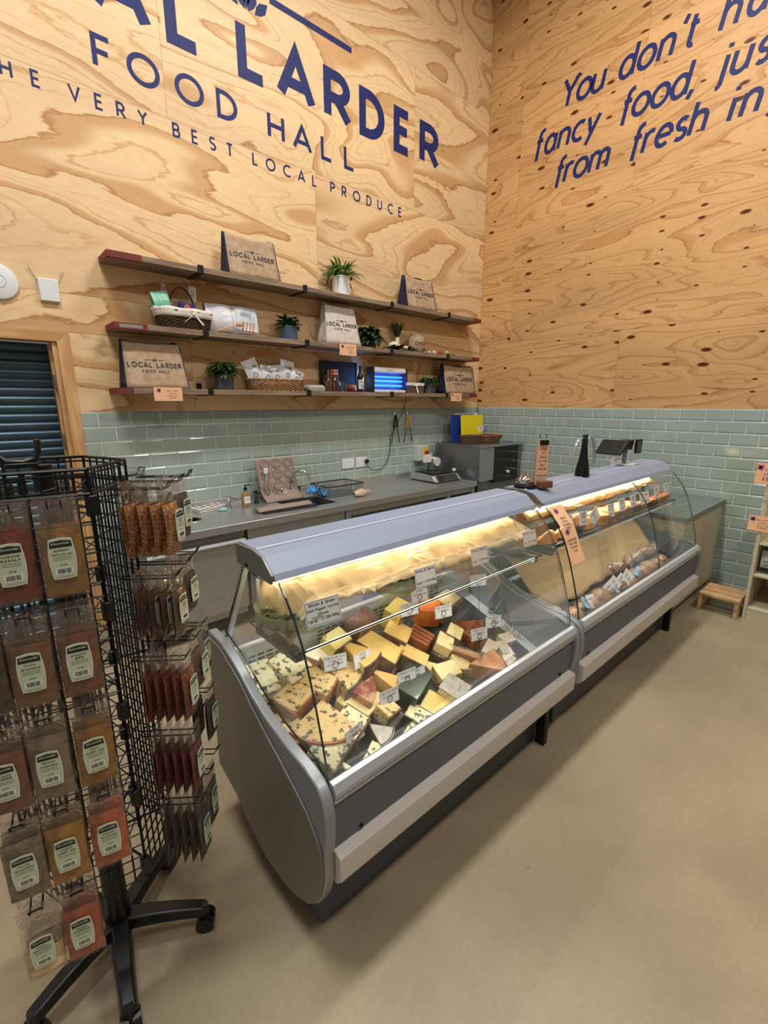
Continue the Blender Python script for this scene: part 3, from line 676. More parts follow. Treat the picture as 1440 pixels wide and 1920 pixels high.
MB().box(-.006,.006,-.004,.004,0,.15).build('handle',mat('white_handle',(220,216,206),.5),t,bevel=.002)
MB().prism([(-.024,.145),(.024,.145),(.028,.24),(.018,.255),(-.018,.255),(-.028,.24)],-.004,.004,'y').build('blade',mat('blade_cream',(206,194,176),.5),t,bevel=.002)
mb=MB(); f=lambda a,b,h=0:(a,-.005,b)
for i in range(4): text(mb,('LOVE','BAKE','AND','EAT')[i],0,.222-i*.018,.011,.0022,f,align='c')
mb.build('print',ink,t)
# open cook book on a stand
t=thing('cook_book','open cook book with baking photograph propped on the middle shelf','book',(-3.245,-.125,S2),rot=(math.radians(-14),0,0))
page=mat('page_white',(222,220,222),.6); cover=mat('book_cover',(110,40,44),.6)
for s in (-1,1):
    w_=.205
    mb=MB(); mb.grid(lambda u,v:(s*(u*w_), -.012-.016*math.sin(PI*min(1,u*1.25))*(1-u*.4),.012+v*.205),10,2); mb.build('page_block',page,t,smooth=180,solid=.012)
MB().box(-.212,.212,.000,.005,.004,.222).build('cover',cover,t)
pic=mat('photo_blue',(170,186,204),.5,noise_=((206,208,206),18,.4,.6)); 
mb=MB(); mb.grid(lambda u,v:(.02+u*.17,-.0265-.012*math.sin(PI*min(1,(.1+u*.83)*1.25))*(1-u*.35),.03+v*.165),8,1); mb.build('photograph',pic,t,smooth=180)
bis=mat('biscuit_print',(204,140,84),.6)
mb=MB()
for i in range(4):
    for j in range(4): mb.ball((.055+.03*i+.006*j,-.042+.004*i,.035+j*.02),.0085,8,(1,.3,1))
mb.build('printed_biscuits',bis,t,smooth=180)
mb=MB(); f=lambda a,b,h=0:(a,-.0445,b)
text(mb,'Baking',.06,.15,.022,.003,f,slant=.2); 
for i in range(9): ribbon(mb,[(-.18,.18-i*.016),(-.03-.03*(i%3),.18-i*.016)],.0018,lambda a,b,h=0:(a,-.0345,b))
mb.build('print',mat('text_grey',(120,124,140),.7),t)
t=thing('wooden_spoon','wooden spoon resting across the open cook book','spoon',(-3.33,-.205,S2+.006),rot=(0,0,math.radians(8)))
wood_l=mat('light_wood',(206,164,128),.6)
MB().tube([(-.10,0,.0),(.03,.01,.045),(.08,.012,.062)],.005,6).build('handle',wood_l,t,smooth=60)
MB().ball((.105,.012,.072),.032,12,(1,.35,.62)).build('bowl',wood_l,t,smooth=180)
# bottom shelf items
t=thing('crisp_basket','long honey wicker basket of crisp bags on the bottom shelf','basket',(-2.905,-.118,S3))
mb=MB(); woven(mb,.225,.082,.085,1.1,9,34,.0042,.004,4); mb.build('wicker_body',wk_l,t,smooth=60)
crisp=mat('crisp_white',(206,208,210),.28,coat=.3,bump=.6,bscale=18)
for i,(x,tilt,h,txt) in enumerate(((-3.065,-22,.20,'CORE'),(-2.985,8,.15,'PURE'),(-2.895,-6,.155,'PURE'),(-2.81,12,.205,'CORE'),(-2.735,24,.14,'PURE'))):
    t=thing('crisp_bag','%s white crisp bag with black print in the long wicker basket'%('first','second','third','fourth','fifth')[i]+' from the left','crisp bag',(x,-.118+.01*(i%2),S3+.055),rot=(math.radians(-8),math.radians(tilt),0),group='crisp bags in the long wicker basket')
    def pk(u,v,s=1): return ((u-.5)*.125*(1+.06*abs(2*v-1)),s*(.028*math.sin(PI*max(.03,min(.97,v)))*math.sin(PI*max(.04,min(.96,u)))+.001),v*h)
    MB().grid(lambda u,v:pk(u,v,-1),10,10).grid(lambda u,v:pk(1-u,v,1),10,10).build('wrapper',crisp,t,smooth=180)
    mb=MB(); text(mb,txt,0,h*.62,.022,.004,lambda a,b,hh=0:(a,-.03,b),align='c'); ribbon(mb,ar(0,h*.36,.017,.017,0,360,12),.003,lambda a,b,hh=0:(a,-.0305,b)); mb.build('print',mat('print_black',(30,30,34),.5),t)
t=thing('egg_box','grey egg box with pink lid label on the bottom shelf','egg box',(-2.535,-.13,S3))
pulp=mat('egg_pulp',(168,164,160),.95)
mb=MB(); mb.hexa([(-.08,-.05,0),(.08,-.05,0),(.08,.05,0),(-.08,.05,0),(-.088,-.055,.028),(.088,-.055,.028),(.088,.055,.028),(-.088,.055,.028)]); mb.build('tray',pulp,t,bevel=.006)
mb=MB(); mb.hexa([(-.088,-.055,.029),(.088,-.055,.029),(.088,.055,.029),(-.088,.055,.029),(-.07,-.04,.055),(.07,-.04,.055),(.07,.04,.055),(-.07,.04,.055)]); mb.build('lid',pulp,t,bevel=.006)
MB().box(-.03,.06,-.035,.03,.0552,.0565).build('paper_label',mat('pink_label',(206,140,180),.7),t)
t=thing('chalkboard','small black framed chalkboard propped on the wall behind the jars','chalkboard',(-2.19,-.03,S3))
MB().box(-.205,.205,-.008,.008,.003,.272).build('board',mat('board_black',(26,26,28),.7),t,bevel=.002)
mb=MB()
for a in ((-.212,-.2,0,.28),(.2,.212,0,.28)): mb.box(a[0],a[1],-.014,.012,a[2]+.001,a[3])
mb.box(-.2,.2,-.014,.012,.27,.28); mb.build('frame',mat('frame_black',(20,20,20),.5),t)
glassj=film('jar_glass',(.95,.97,.95),.08,.6,.03)
def jar(label,x,y,r,h,fill,lidc,name='preserve_jar',cat='jar',lidh=.015,group='jars beside the chalkboard'):
    t=thing(name,label,cat,(x,y,S3),0,group)
    MB().lathe([(r*.9,.0015),(r,.01),(r,h*.8),(r*.72,h*.93),(r*.72,h)],20).build('glass',glassj,t,smooth=50)
    MB().lathe([(r*.85,.004),(r*.94,.012),(r*.94,h*.74)],20).build('contents',fill,t,smooth=50)
    MB().lathe([(r*.8,h),(r*.82,h+.002),(r*.82,h+lidh),(r*.78,h+lidh+.001)],20).build('lid',lidc,t,smooth=50)
    return t
brown=mat('honey_brown',(92,44,22),.25,noise_=((140,84,44),40,.4,.6)); lids=mat('lid_red',(110,36,30),.35); 
jar('tall jar of dark preserve with a brown lid in front of the chalkboard',-2.385,-.13,.042,.13,brown,lids)
jar('tall jar of dark fruit with a brown lid beside the carton',-2.32,-.145,.042,.135,mat('dark_fruit',(74,34,24),.3,noise_=((130,74,40),50,.45,.6)),lids)
t=thing('drink_carton','white carton with black print and orange side in front of the chalkboard','carton',(-2.29,-.08,S3))
MB().box(-.045,.035,-.03,.03,0,.2).build('carton',mat('carton_white',(216,208,196),.5),t,bevel=.002)
MB().box(-.0462,-.018,-.0308,.0,.1,.2).build('side_stripe',mat('carton_orange',(190,84,44),.5),t)
mb=MB(); f=lambda a,b,h=0:(a,-.0312,b); text(mb,'BORN',.008,.172,.016,.003,f,align='c'); text(mb,'MILD',.008,.148,.013,.002,f,align='c'); mb.box(-.012,.028,-.0314,-.031,.10,.135); mb.build('print',mat('print_black',(30,30,34),.5),t)
t=thing('empty_tumbler','clear glass tumbler between the carton and the tipped jar','tumbler',(-2.225,-.15,S3)); MB().lathe([(.026,.001),(.03,.004),(.034,.09)],20).build('glass',glassj,t,smooth=50)
t=thing('tipped_jar','brown jar lying on its side with a pale label','jar',(-2.13,-.14,S3+.036),rot=(PI/2,0,math.radians(35)))
MB().lathe([(.03,-.05),(.036,-.045),(.036,.03),(.03,.045)],20).build('glass',brown,t,smooth=50)
MB().lathe([(.0001,.0455),(.026,.0458)],16).build('round_label',mat('label_cream',(214,196,168),.6),t)
t=thing('beer_bottle','dark brown bottle with white label at the right of the chalkboard','bottle',(-2.01,-.13,S3))
MB().lathe([(.028,.001),(.031,.006),(.031,.13),(.026,.155),(.0125,.185),(.012,.235),(.0001,.236)],20).build('glass',mat('bottle_brown',(36,20,14),.12,coat=.5),t,smooth=50)
MB().lathe([(.0135,.228),(.0135,.246),(.0001,.247)],16).build('cap',mat('cap_black',(30,28,28),.4),t,smooth=40)
mb=MB(); mb.grid(lambda u,v:(math.sin((u-.5)*2.6)*.0316,-math.cos((u-.5)*2.6)*.0316,.03+v*.085),14,1); mb.build('paper_label',mat('label_white',(214,206,196),.6),t,smooth=180)
mb=MB(); f=lambda a,b,h=0:(math.sin(a/.032)*.0322,-math.cos(a/.032)*.0322,b)
for i,s in enumerate(('MALT','ALE')): text(mb,s,0,.088-i*.03,.014,.003,f,align='c')
ribbon(mb,ar(0,.045,.010,.009,0,360,12),.003,f); mb.build('print',mat('print_black',(30,30,34),.5),t)
# insect killer
t=thing('insect_killer','white framed fly zapper glowing blue on the bottom shelf','fly killer',(-1.63,-.10,S3))
whitep=mat('zapper_white',(226,224,220),.35); blk=mat('zapper_black',(26,26,30),.4)
MB().box(-.225,.225,.02,.05,.012,.235).build('back_plate',mat('zapper_inner',(60,64,80),.5),t)
for s in (-1,1): MB().box(s*.225-.012 if s>0 else s*.225-.012,s*.225+.012,-.05,.05,0,.245).build('end_cap',blk,t,bevel=.004)
MB().box(-.213,.213,-.05,.05,.195,.245).build('top_housing',whitep,t,bevel=.008)
MB().box(-.213,.213,-.05,.05,.004,.028).build('bottom_tray',whitep,t,bevel=.004)
mb=MB(); text(mb,'insecto',0,.213,.016,.002,lambda a,b,h=0:(a,-.0515,b),align='c'); mb.build('print',ink,t)
uv=mat('uv_tube',(40,110,255),.3,emit=(20,90,255),estr=4)
for z in (.07,.115,.155): MB().tube([(-.2,0,z),(.2,0,z)],.010,10).build('uv_tube',uv,t,smooth=40)
mb=MB()
for k in range(15):
    z=.036+k*.0108; mb.tube([(-.212,-.045,z),(.212,-.045,z)],.0011,4)
mb.build('guard_wires',mat('wire_grey',(120,126,140),.4,.6),t)
area('zapper_glow',(0,-.03,.11),.4,.12,1.6,(.10,.28,1),None,PI,t).rotation_euler=(PI/2,0,0)
area('zapper_glow',(-.24,.01,.12),.06,.16,1.4,(.12,.30,1),None,PI,t).rotation_euler=(0,PI/2,0)
t=thing('gift_box','small dark gift box tied with a white ribbon beside the fly zapper','gift box',(-1.29,-.125,S3))
MB().box(-.12,.12,-.05,.05,0,.075).build('box',mat('box_brown',(86,66,52),.7),t,bevel=.003)
MB().box(-.124,.124,-.054,.054,.0755,.105).build('lid',linen,t,bevel=.003)
mb=MB(); mb.prism([(-.01,.07),(.0,.03),(.02,.0),(.035,.01),(.015,.045),(.005,.075)],-.06,-.055,'y'); mb.prism([(-.04,.1),(-.01,.08),(.01,.085),(.045,.11),(.04,.075),(-.035,.07)],-.062,-.056,'y'); mb.build('bow',mat('ribbon_white',(230,226,220),.5),t)
# vegetables on the middle shelf
t=thing('cauliflower','white cauliflower head with green leaves on the middle shelf','cauliflower',(-1.56,-.12,S2+.004))
rr=random.Random(2); mb=MB()
for i in range(34):
    a=rr.uniform(0,2*PI); e=rr.uniform(.1,1.4); mb.ball((math.cos(a)*math.cos(e)*.05,math.sin(a)*math.cos(e)*.045,.035+math.sin(e)*.035),.018,7)
mb.build('curd',mat('curd_white',(222,212,186),.8),t,smooth=180)
mb=MB()
for k in range(9): a=k*.7; leaf(mb,(math.cos(a)*.02,math.sin(a)*.02,.012),(math.cos(a),math.sin(a)*.6,.35),.13,.07,.35)
mb.build('leaves',leafg,t,smooth=180)
t=thing('parsnip','pale parsnip lying on green leaves on the middle shelf','parsnip',(-1.42,-.16,S2+.030)); MB().tube([(-.09,0,.0),(-.03,0,.002),(.04,.0,.0),(.08,.005,-.004)],.024,10,taper=[.55,1,.9,.25]).build('root',mat('parsnip_cream',(222,206,160),.6),t,smooth=180)
mb=MB(); 
for k in range(6): leaf(mb,(.07,0,-.004),(1,-.3+.12*k,.1),.09,.04,.15)
mb.build('leaves',leafg,t,smooth=180)
t=thing('leek_bunch','upright dark green leafy bunch behind the white vegetables','leek',(-1.47,-.07,S2+.002)); MB().tube([(0,0,0),(0,0,.14)],.024,10).build('stem',mat('leek_white',(216,214,176),.5),t,smooth=60)
mb=MB()
for k in range(8): a=k*.8; leaf(mb,(0,0,.12),(math.cos(a)*.4,math.sin(a)*.3,1),.21,.06,.18)
mb.build('leaves',leafd,t,smooth=180)
t=thing('leafy_greens','loose dark green leaves spread along the middle shelf edge','leaves',(-1.42,-.17,S2+.01)); mb=MB(); rr=random.Random(4)
for k in range(26): leaf(mb,(rr.uniform(-.26,.28),rr.uniform(-.03,.04),rr.uniform(0,.015)),(rr.uniform(-1,1),rr.uniform(-.5,.4),.25),.09,.045,.3)
mb.build('foliage',leafd,t,smooth=180)
t=thing('onion_sack','small hessian sack printed ONIONS standing on the middle shelf','sack',(-1.235,-.12,S2))
MB().lathe([(.07,.003),(.098,.02),(.102,.09),(.09,.15),(.078,.172),(.084,.182),(.078,.184)],24,sy=.75).build('sack',jute,t,smooth=60)
mb=MB(); text(mb,'ONIONS',0,.075,.034,.005,lambda a,b,h=0:(math.sin(a/.1)*.1035,-math.cos(a/.1)*.1035*.77,b),align='c',gap=.2); mb.build('print',ink,t)
for i,(x,r,c,nm,lb) in enumerate(((-1.045,.022,(196,176,120),'shallot','golden shallot right of the hessian sack'),(-.965,.025,(204,184,140),'shallot','pale shallot between the golden shallot and the red tomato'),(-.86,.028,(184,34,34),'tomato','red tomato on the middle shelf'),(-.755,.033,(150,176,84),'apple','green apple at the right of the middle shelf'))):
    t=thing(nm,lb,nm if nm!='shallot' else 'onion',(x,-.12,S2)); MB().ball((0,0,r*.92),r,12,(1.05,1.05,.92)).build('fruit',mat('veg%d'%i,c,.35),t,smooth=180)
    mb=MB(); mb.tube([(0,0,r*1.7),(.003,0,r*2.05)],.002,5); mb.build('stalk',leafd,t)
t=thing('radish_leaves','dark trailing leaves at the right end of the middle shelf','leaves',(-.68,-.12,S2+.004)); mb=MB()
for k in range(14): leaf(mb,(0,0,.004),(math.cos(k),math.sin(k)*.7,.2),.06,.035,.2)
mb.build('foliage',leafd,t,smooth=180)
# ------------------------------------------------------------ devices on the left of the wall
wp=mat('device_white',(224,226,226),.35)
t=thing('wireless_disc','round white wireless access disc on the plywood at the left edge','access point',(-4.635,0,2.328),rot=(PI/2,0,0))
MB().lathe([(.098,.0),(.10,.008),(.094,.02),(.06,.028),(.0001,.03)],40).build('shell',wp,t,smooth=50)
mb=MB(); ribbon(mb,ar(0,0,.036,.036,0,360,30),.002,lambda a,b,h=0:(a,b,.0305)); mb.build('ring_mark',mat('ring_grey',(150,156,160),.5),t)
t=thing('router','square white router with two angled aerials on the plywood','router',(-4.39,0,2.31))
MB().box(-.052,.052,-.026,-.001,-.062,.068).build('body',wp,t,bevel=.004)
for s in (-1,1): MB().tube([(s*.05,-.012,.055),(s*.088,-.012,.135)],.0032,6).build('aerial',mat('aerial_cream',(206,196,176),.5),t)
# ------------------------------------------------------------ stainless bench along the back wall
def steel(name,col=(168,164,156),rough=.32,stretch=(1,60,60)):
    m=mat(name,col,rough,.8,noise_=(tuple(int(c*.86) for c in col),6,.3,.7,stretch)); return m
st_top=steel('brushed_steel_top',(206,208,208),.34); st_front=steel('brushed_steel_front',(186,188,190),.4); st_dark=steel('brushed_steel_dark',(142,144,146),.36)
BZ=.80
t=thing('sink_bench','long stainless steel sink bench with upstand along the tiled wall','sink bench',(-2.5,-.35,0)); off=(-2.5,-.35,0)
# top built as a frame round the sink bowl and the waste hole
mb=MB()
sx0,sx1,sy0,sy1=-3.02,-2.62,-.56,-.20
mb.box(-4.20,sx0,-.685,-.004,BZ-.03,BZ); mb.box(sx1,-.86,-.685,-.004,BZ-.03,BZ); mb.box(sx0,sx1,-.685,sy0,BZ-.03,BZ); mb.box(sx0,sx1,sy1,-.004,BZ-.03,BZ)
mb.build('worktop',st_top,t,off)
MB().box(-4.20,-.004,-.0035,-.016,BZ,.857).build('upstand',st_top,t,off,bevel=.002)
MB().box(-4.20,-.86,-.700,-.6855,BZ-.05,BZ+.004).build('front_edge',st_top,t,off,bevel=.003)
mb=MB(); mb.box(sx0,sx1,sy0,sy1,BZ-.2,BZ-.196); mb.box(sx0,sx0+.003,sy0,sy1,BZ-.2,BZ-.001); mb.box(sx1-.003,sx1,sy0,sy1,BZ-.2,BZ-.001); mb.box(sx0,sx1,sy0,sy0+.003,BZ-.2,BZ-.001); mb.box(sx0,sx1,sy1-.003,sy1,BZ-.2,BZ-.001)
mb.build('sink_bowl',st_dark,t,off)
mb=MB()
for k in range(7): mb.box(-2.54+k*.06,-2.535+k*.06,-.55,-.12,BZ+.0003,BZ+.003)
mb.build('drainer_ridges',st_top,t,off)
MB().lathe([(.075,.0008),(.088,.003),(.09,.0008)],28,(-3.79,-.35,BZ)).build('waste_ring',st_top,t,off,smooth=40)
MB().lathe([(.0001,.0006),(.075,.0009)],28,(-3.79,-.35,BZ),cap=False).build('waste_hole',mat('hole_dark',(30,30,28),.7),t,off)
for x in (-2.60,-1.30,-.90):
    MB().box(x-.022,x+.022,-.68,-.636,0,BZ-.05).build('leg',st_front,t,off,bevel=.002)
MB().box(-2.58,-.88,-.672,-.03,.16,.19).build('undershelf',st_dark,t,off,bevel=.002)
MB().box(-3.505,-2.63,-.668,-.655,.12,BZ-.05).build('front_panel',st_front,t,off,bevel=.002)
MB().box(-2.58,-.88,-.672,-.655,BZ-.11,BZ-.0505).build('apron',st_front,t,off,bevel=.002)
t=thing('undercounter_fridge','stainless undercounter fridge door below the left end of the bench','fridge',(-3.85,-.35,0)); off=(-3.85,-.35,0)
MB().box(-4.19,-3.53,-.63,-.02,.10,BZ-.052).build('body',st_front,t,off)
MB().box(-4.19,-3.53,-.672,-.631,.16,.655).build('door',st_front,t,off,bevel=.004)
MB().prism([(-.70,.672),(-.690,.66),(-.6725,.66),(-.6725,.69)],-4.19,-3.53,'x').build('door_handle',st_top,t,off,bevel=.001)
MB().box(-4.19,-3.53,-.672,-.631,.70,BZ-.052).build('fascia',st_dark,t,off,bevel=.003)
MB().box(-4.17,-3.55,-.60,-.05,.0,.099).build('plinth',mat('plinth_dark',(70,68,64),.6),t,off)
for i,(x,w_,h_,c) in enumerate(((-2.3,.34,.22,(52,50,48)),(-1.8,.4,.3,(34,32,30)),(-1.15,.3,.2,(60,56,52)))):
    t=thing('storage_crate','%s dark crate on the bench undershelf'%('left','middle','right')[i],'crate',(x,-.35,.19),group='dark crates below the bench')
    mb=MB(); mb.box(-w_/2,w_/2,-.2,.2,.002,.01); 
    for s in (-1,1): mb.box(s*w_/2-.005,s*w_/2+.005,-.2,.2,.01,h_); mb.box(-w_/2,w_/2,s*.2-.005,s*.2+.005,.01,h_)
    mb.build('shell',mat('crate%d'%i,c,.5),t,bevel=.003); MB().box(-w_/2-.008,w_/2+.008,-.21,-.206,h_-.03,h_).build('rim',mat('crate%d'%i,c,.5),t)
chrome=mat('chrome',(200,200,200),.12,1.0)
t=thing('mixer_tap','chrome swan neck tap with lever valves behind the sink','tap',(-2.83,-.13,BZ))
MB().tube([(0,0,.0),(0,0,.12),(.01,-.01,.19),(.05,-.04,.235),(.10,-.08,.24),(.13,-.11,.20),(.135,-.115,.16)],.009,10).build('spout',chrome,t,smooth=60)
MB().box(-.09,.09,-.018,.018,.03,.055).build('bridge',chrome,t,bevel=.006)
for s in (-1,1):
    MB().lathe([(.02,0),(.02,.02),(.013,.03),(.013,.075),(.018,.085),(.018,.10),(.0001,.105)],14,(s*.09,0,0)).build('valve_body',chrome,t,smooth=40)
    MB().tube([(s*.09,0,.095),(s*.12,-.07,.105)],.006,8).build('lever',chrome,t,smooth=60)
t=thing('pillar_tap','short chrome pillar tap left of the amber soap bottle','tap',(-3.42,-.17,BZ)); MB().lathe([(.02,0),(.02,.02),(.012,.03),(.012,.07),(.02,.08),(.02,.10),(.0001,.105)],14).build('body',chrome,t,smooth=40); MB().tube([(0,0,.07),(.03,-.04,.085),(.05,-.07,.07)],.008,8).build('spout',chrome,t,smooth=60)
t=thing('pillar_tap','short dark chrome tap right of the amber soap bottle','tap',(-3.17,-.15,BZ)); MB().lathe([(.02,0),(.02,.02),(.012,.03),(.012,.08),(.02,.09),(.02,.11),(.0001,.115)],14).build('body',mat('chrome_dark',(90,90,92),.2,1),t,smooth=40); MB().tube([(0,0,.08),(0,-.05,.095),(0,-.08,.08)],.008,8).build('spout',mat('chrome_dark',(90,90,92),.2,1),t,smooth=60)
# tea towel
t=thing('folded_towel','folded white tea towel with black check lines on the bench end','towel',(-3.56,-.10,BZ),math.radians(12))
tw=mat('towel_white',(222,218,212),.9,bump=.3,bscale=60)
mb=MB(); mb.grid(lambda u,v:((u-.5)*.25,(v-.5)*.15,.028+.004*math.sin(9*u)*math.cos(6*v)),12,8); o=mb.build('top_fold',tw,t,smooth=180,solid=.008)
MB().box(-.12,.12,-.07,.07,.001,.012).build('bottom_fold',tw,t,bevel=.005); MB().box(-.122,.12,-.072,.072,.013,.023).build('middle_fold',tw,t,bevel=.005)
mb=MB(); f=lambda a,b,h=0:(a,b,.0350+.004*math.sin(9*(a/.25+.5))*math.cos(6*(b/.15+.5)))
for k in range(5): ribbon(mb,[(-.09+k*.045,-.074+j*.0148) for j in range(11)],.006,f)
for k in range(3): ribbon(mb,[(-.12+j*.02,-.05+k*.045) for j in range(13)],.006,f)
mb.build('check_lines',mat('print_black',(30,30,34),.5),t)
t=thing('soap_dish','pale turquoise soap bar on the bench beside the pillar tap','soap',(-3.49,-.22,BZ)); MB().box(-.035,.035,-.022,.022,.001,.022).build('bar',mat('soap_aqua',(150,196,200),.4),t,bevel=.009)
t=thing('soap_bottle','amber pump soap bottle with white label and black pump','soap bottle',(-3.28,-.19,BZ))
amber=mat('amber_liquid',(156,116,62),.15,coat=.5); MB().box(-.034,.034,-.024,.024,.001,.115).build('bottle',amber,t,bevel=.012,seg=3)
MB().lathe([(.03,.108),(.02,.125),(.013,.13),(.013,.138)],16).build('shoulder',film('jar_glass'),t,smooth=50)
MB().lathe([(.015,.135),(.015,.155),(.006,.158),(.006,.178),(.0001,.18)],14).tube([(0,0,.176),(.038,-.0,.176),(.042,0,.168)],.005,8).build('pump',blackm,t,smooth=50)
MB().box(-.025,.025,-.0262,-.0243,.03,.085).build('paper_label',mat('label_white2',(226,226,224),.6),t)
mb=MB(); text(mb,'HAND',0,.064,.010,.0016,lambda a,b,h=0:(a,-.0267,b),align='c'); text(mb,'WASH',0,.048,.010,.0016,lambda a,b,h=0:(a,-.0267,b),align='c'); mb.build('print',mat('ink_blue',(60,70,110),.6),t)
for i,(x,h,lb) in enumerate(((-3.06,.16,'tall clear glass bottle of brushes behind the grey mat'),(-2.985,.12,'short clear glass bottle beside the tall one'))):
    t=thing('glass_bottle',lb,'bottle',(x,-.13,BZ)); MB().lathe([(.028,.001),(.03,.006),(.03,h*.7),(.012,h*.9),(.012,h)],18).build('glass',glassj,t,smooth=50)
    if i==0:
        MB().tube([(0,0,.02),(.004,0,.24)],.003,6).build('brush_stem',wp,t); MB().box(-.016,.022,-.008,.008,.24,.29).build('brush_head',wp,t,bevel=.004)
# patterned drying mat
matc=mat('mat_taupe',(150,132,120),.9); matr=mat('mat_ring',(196,180,166),.9); matd=mat('mat_ring_dark',(116,98,88),.9)
t=thing('drying_mat','taupe ring patterned drying mat leaning on the tiles and over the sink taps','drying mat',(-2.92,-.05,BZ),math.radians(0))
def mf(a,b,h=0):  # a across, b up the mat
    k=b/.44
    y=-.02-.07*(1-k) if k>.18 else -.08-.07*(1-math.cos((.18-k)*9))*1.2
    z=.02+b*.95 if k>.18 else max(.004,.095-(.18-k)*.5)
    return (a-.02+.22*k*0+(-.0)*k,y-h,z)
mb=MB(); mb.grid(lambda u,v:mf((u-.5)*.36+ -.03*(v-.5),v*.36,0),12,18); mb.build('cloth',matc,t,smooth=180,solid=.006)
mb=MB(); m2=MB()
for i in range(3):
    for j in range(3):
        cx=-.11+.11*i-.0*j; cy=.11+.10*j
        f=lambda a,b,h=0:mf(a,b,.0055)
        ribbon(mb,ar(cx,cy,.030,.030,0,360,22),.005,f); ribbon(mb,ar(cx,cy,.014,.014,0,360,16),.006,f); ribbon(m2,ar(cx,cy,.040,.040,0,360,24),.004,f); ribbon(m2,ar(cx,cy,.022,.022,0,360,24),.004,f)
        if i<2: ribbon(mb,ar(cx+.055,cy-.05,.014,.014,0,360,16),.006,f)
mb.build('ring_pattern',matr,t); m2.build('ring_outline',matd,t)
t=thing('rubber_mat','flat taupe mat with black underside on the front of the bench','mat',(-3.13,-.48,BZ),math.radians(-3))
MB().prism([(-.19,-.09),(.28,-.10),(.30,.05),(-.10,.10)],.001,.006,'z').build('underside',mat('rubber_black',(26,26,26),.7),t)
mb=MB(); mb.grid(lambda u,v:(-.20+u*.48,-.05+v*.11+.02*u,.012+.022*math.sin(PI*v)),14,6); mb.build('cloth',matc,t,smooth=180,solid=.004)
t=thing('blue_cloth','crumpled bright blue cloth on the sink rim','cloth',(-2.66,-.30,BZ+.035)); rr=random.Random(5)
mb=MB()
def bc(u,v):
    p=Vector(((u-.5)*.17,(v-.5)*.10,0)); n=noise.noise(Vector((u*3.1,v*2.7,4.2))); n2=noise.noise(Vector((u*7,v*6,1.2)))
    return (p.x,p.y+n2*.02,n*.07+.03*math.sin(5*u)+.02)
mb.grid(bc,22,16); mb.build('cloth',mat('cloth_blue',(70,150,214),.8),t,smooth=180,solid=.006)
t=thing('blue_scourer','dark blue scourer at the front of the sink','scourer',(-2.86,-.50,BZ-.02)); MB().box(-.05,.05,-.03,.03,.0,.03).build('pad',mat('pad_navy',(34,34,110),.9,bump=.6,bscale=200),t,bevel=.008)
# dish rack
t=thing('dish_rack','grey wire dish rack with a black top rim right of the sink','dish rack',(-2.40,-.25,BZ))
gw=mat('grey_plastic',(82,88,92),.5); mb=MB()
X,Y,Hh=.20,.145,.10
for s in (-1,1):
    for k in range(15):
        x=-X+2*X*k/14; mb.tube([(x*.94,s*Y*.9,.008),(x,s*Y,Hh)],.0028,4)
    for k in range(11):
        y=-Y+2*Y*k/10; mb.tube([(s*X*.94,y*.9,.008),(s*X,y,Hh)],.0028,4)
mb.build('side_bars',gw,t)
mb=MB(); mb.box(-X*.95,X*.95,-Y*.92,Y*.92,.002,.008); mb.build('base_tray',gw,t,bevel=.002)
mb=MB(); mb.tube([(-X,-Y,Hh),(X,-Y,Hh),(X,Y,Hh),(-X,Y,Hh)],.007,6,closed=True); mb.build('top_rim',mat('rim_green_black',(40,52,52),.5),t)
t=thing('paper_bag_bread','crumpled pale paper bag with bread on the bench front','paper bag',(-2.31,-.50,BZ),math.radians(10))
mb=MB(); mb.grid(lambda u,v:((u-.5)*.2,math.cos(v*2*PI)*.042*(.08+.92*math.sin(PI*min(1,.02+u*1.15))**.6 if u<.85 else .25+.5*(u-.85)/.15),.036+math.sin(v*2*PI)*.034*(.08+.92*math.sin(PI*min(1,.02+u*1.15))**.6 if u<.85 else .12)+.004*math.sin(13*u+7*v)),14,14); mb.build('wrapper',mat('bread_paper',(206,176,148),.6,bump=.5,bscale=40),t,smooth=180)
# sockets, isolator, cables, tongs
for i,x in enumerate((-2.16,-1.985)):
    t=thing('wall_socket','white double wall socket %s'%('without a plug, left of the pair' if i==0 else 'with a black plug, right of the pair'),'socket',(x,-.0065,.985))
    MB().box(0,.15,-.009,-.0005,0,.10).build('plate',wp,t,bevel=.002)
    for k in (0,1): MB().box(.045+k*.045,.06+k*.045,-.0115,-.009,.065,.088).build('rocker',mat('rocker_white',(236,236,234),.4),t,bevel=.001)
    mb=MB()
    for k in (0,1):
        c=.038+k*.075; mb.box(c-.002,c+.002,-.0093,-.009,.042,.052); mb.box(c-.012,c-.006,-.0093,-.009,.026,.029); mb.box(c+.006,c+.012,-.0093,-.009,.026,.029)
    mb.build('pin_slots',mat('slot_dark',(60,60,60),.6),t)
t=thing('power_cord','black cord with plug running from the socket up to the fly zapper','cord',(-1.86,-.03,1.02))
MB().lathe([(.0001,.0),(.022,.002),(.024,.018),(.016,.03),(.0001,.03)],16).build('plug',blackm,t,smooth=40,loc=(0,.008,.02),rot=(PI/2,0,0))
cp=[(-1.86,-.04,1.02),(-1.855,-.04,.985),(-1.80,-.03,.952),(-1.73,-.02,.935),(-1.665,-.018,.935),(-1.61,-.018,.96),(-1.56,-.018,1.02),(-1.525,-.018,1.09),(-1.518,-.018,1.18),(-1.515,-.018,1.27),(-1.46,-.018,1.34),(-1.38,-.02,1.46),(-1.325,-.022,1.54),(-1.307,-.022,1.60),(-1.29,-.02,1.66),(-1.268,-.012,1.72)]
MB().tube([Vector(p)-Vector((-1.86,-.03,1.02)) for p in cp],.0035,6).build('cable',blackm,t,smooth=60)
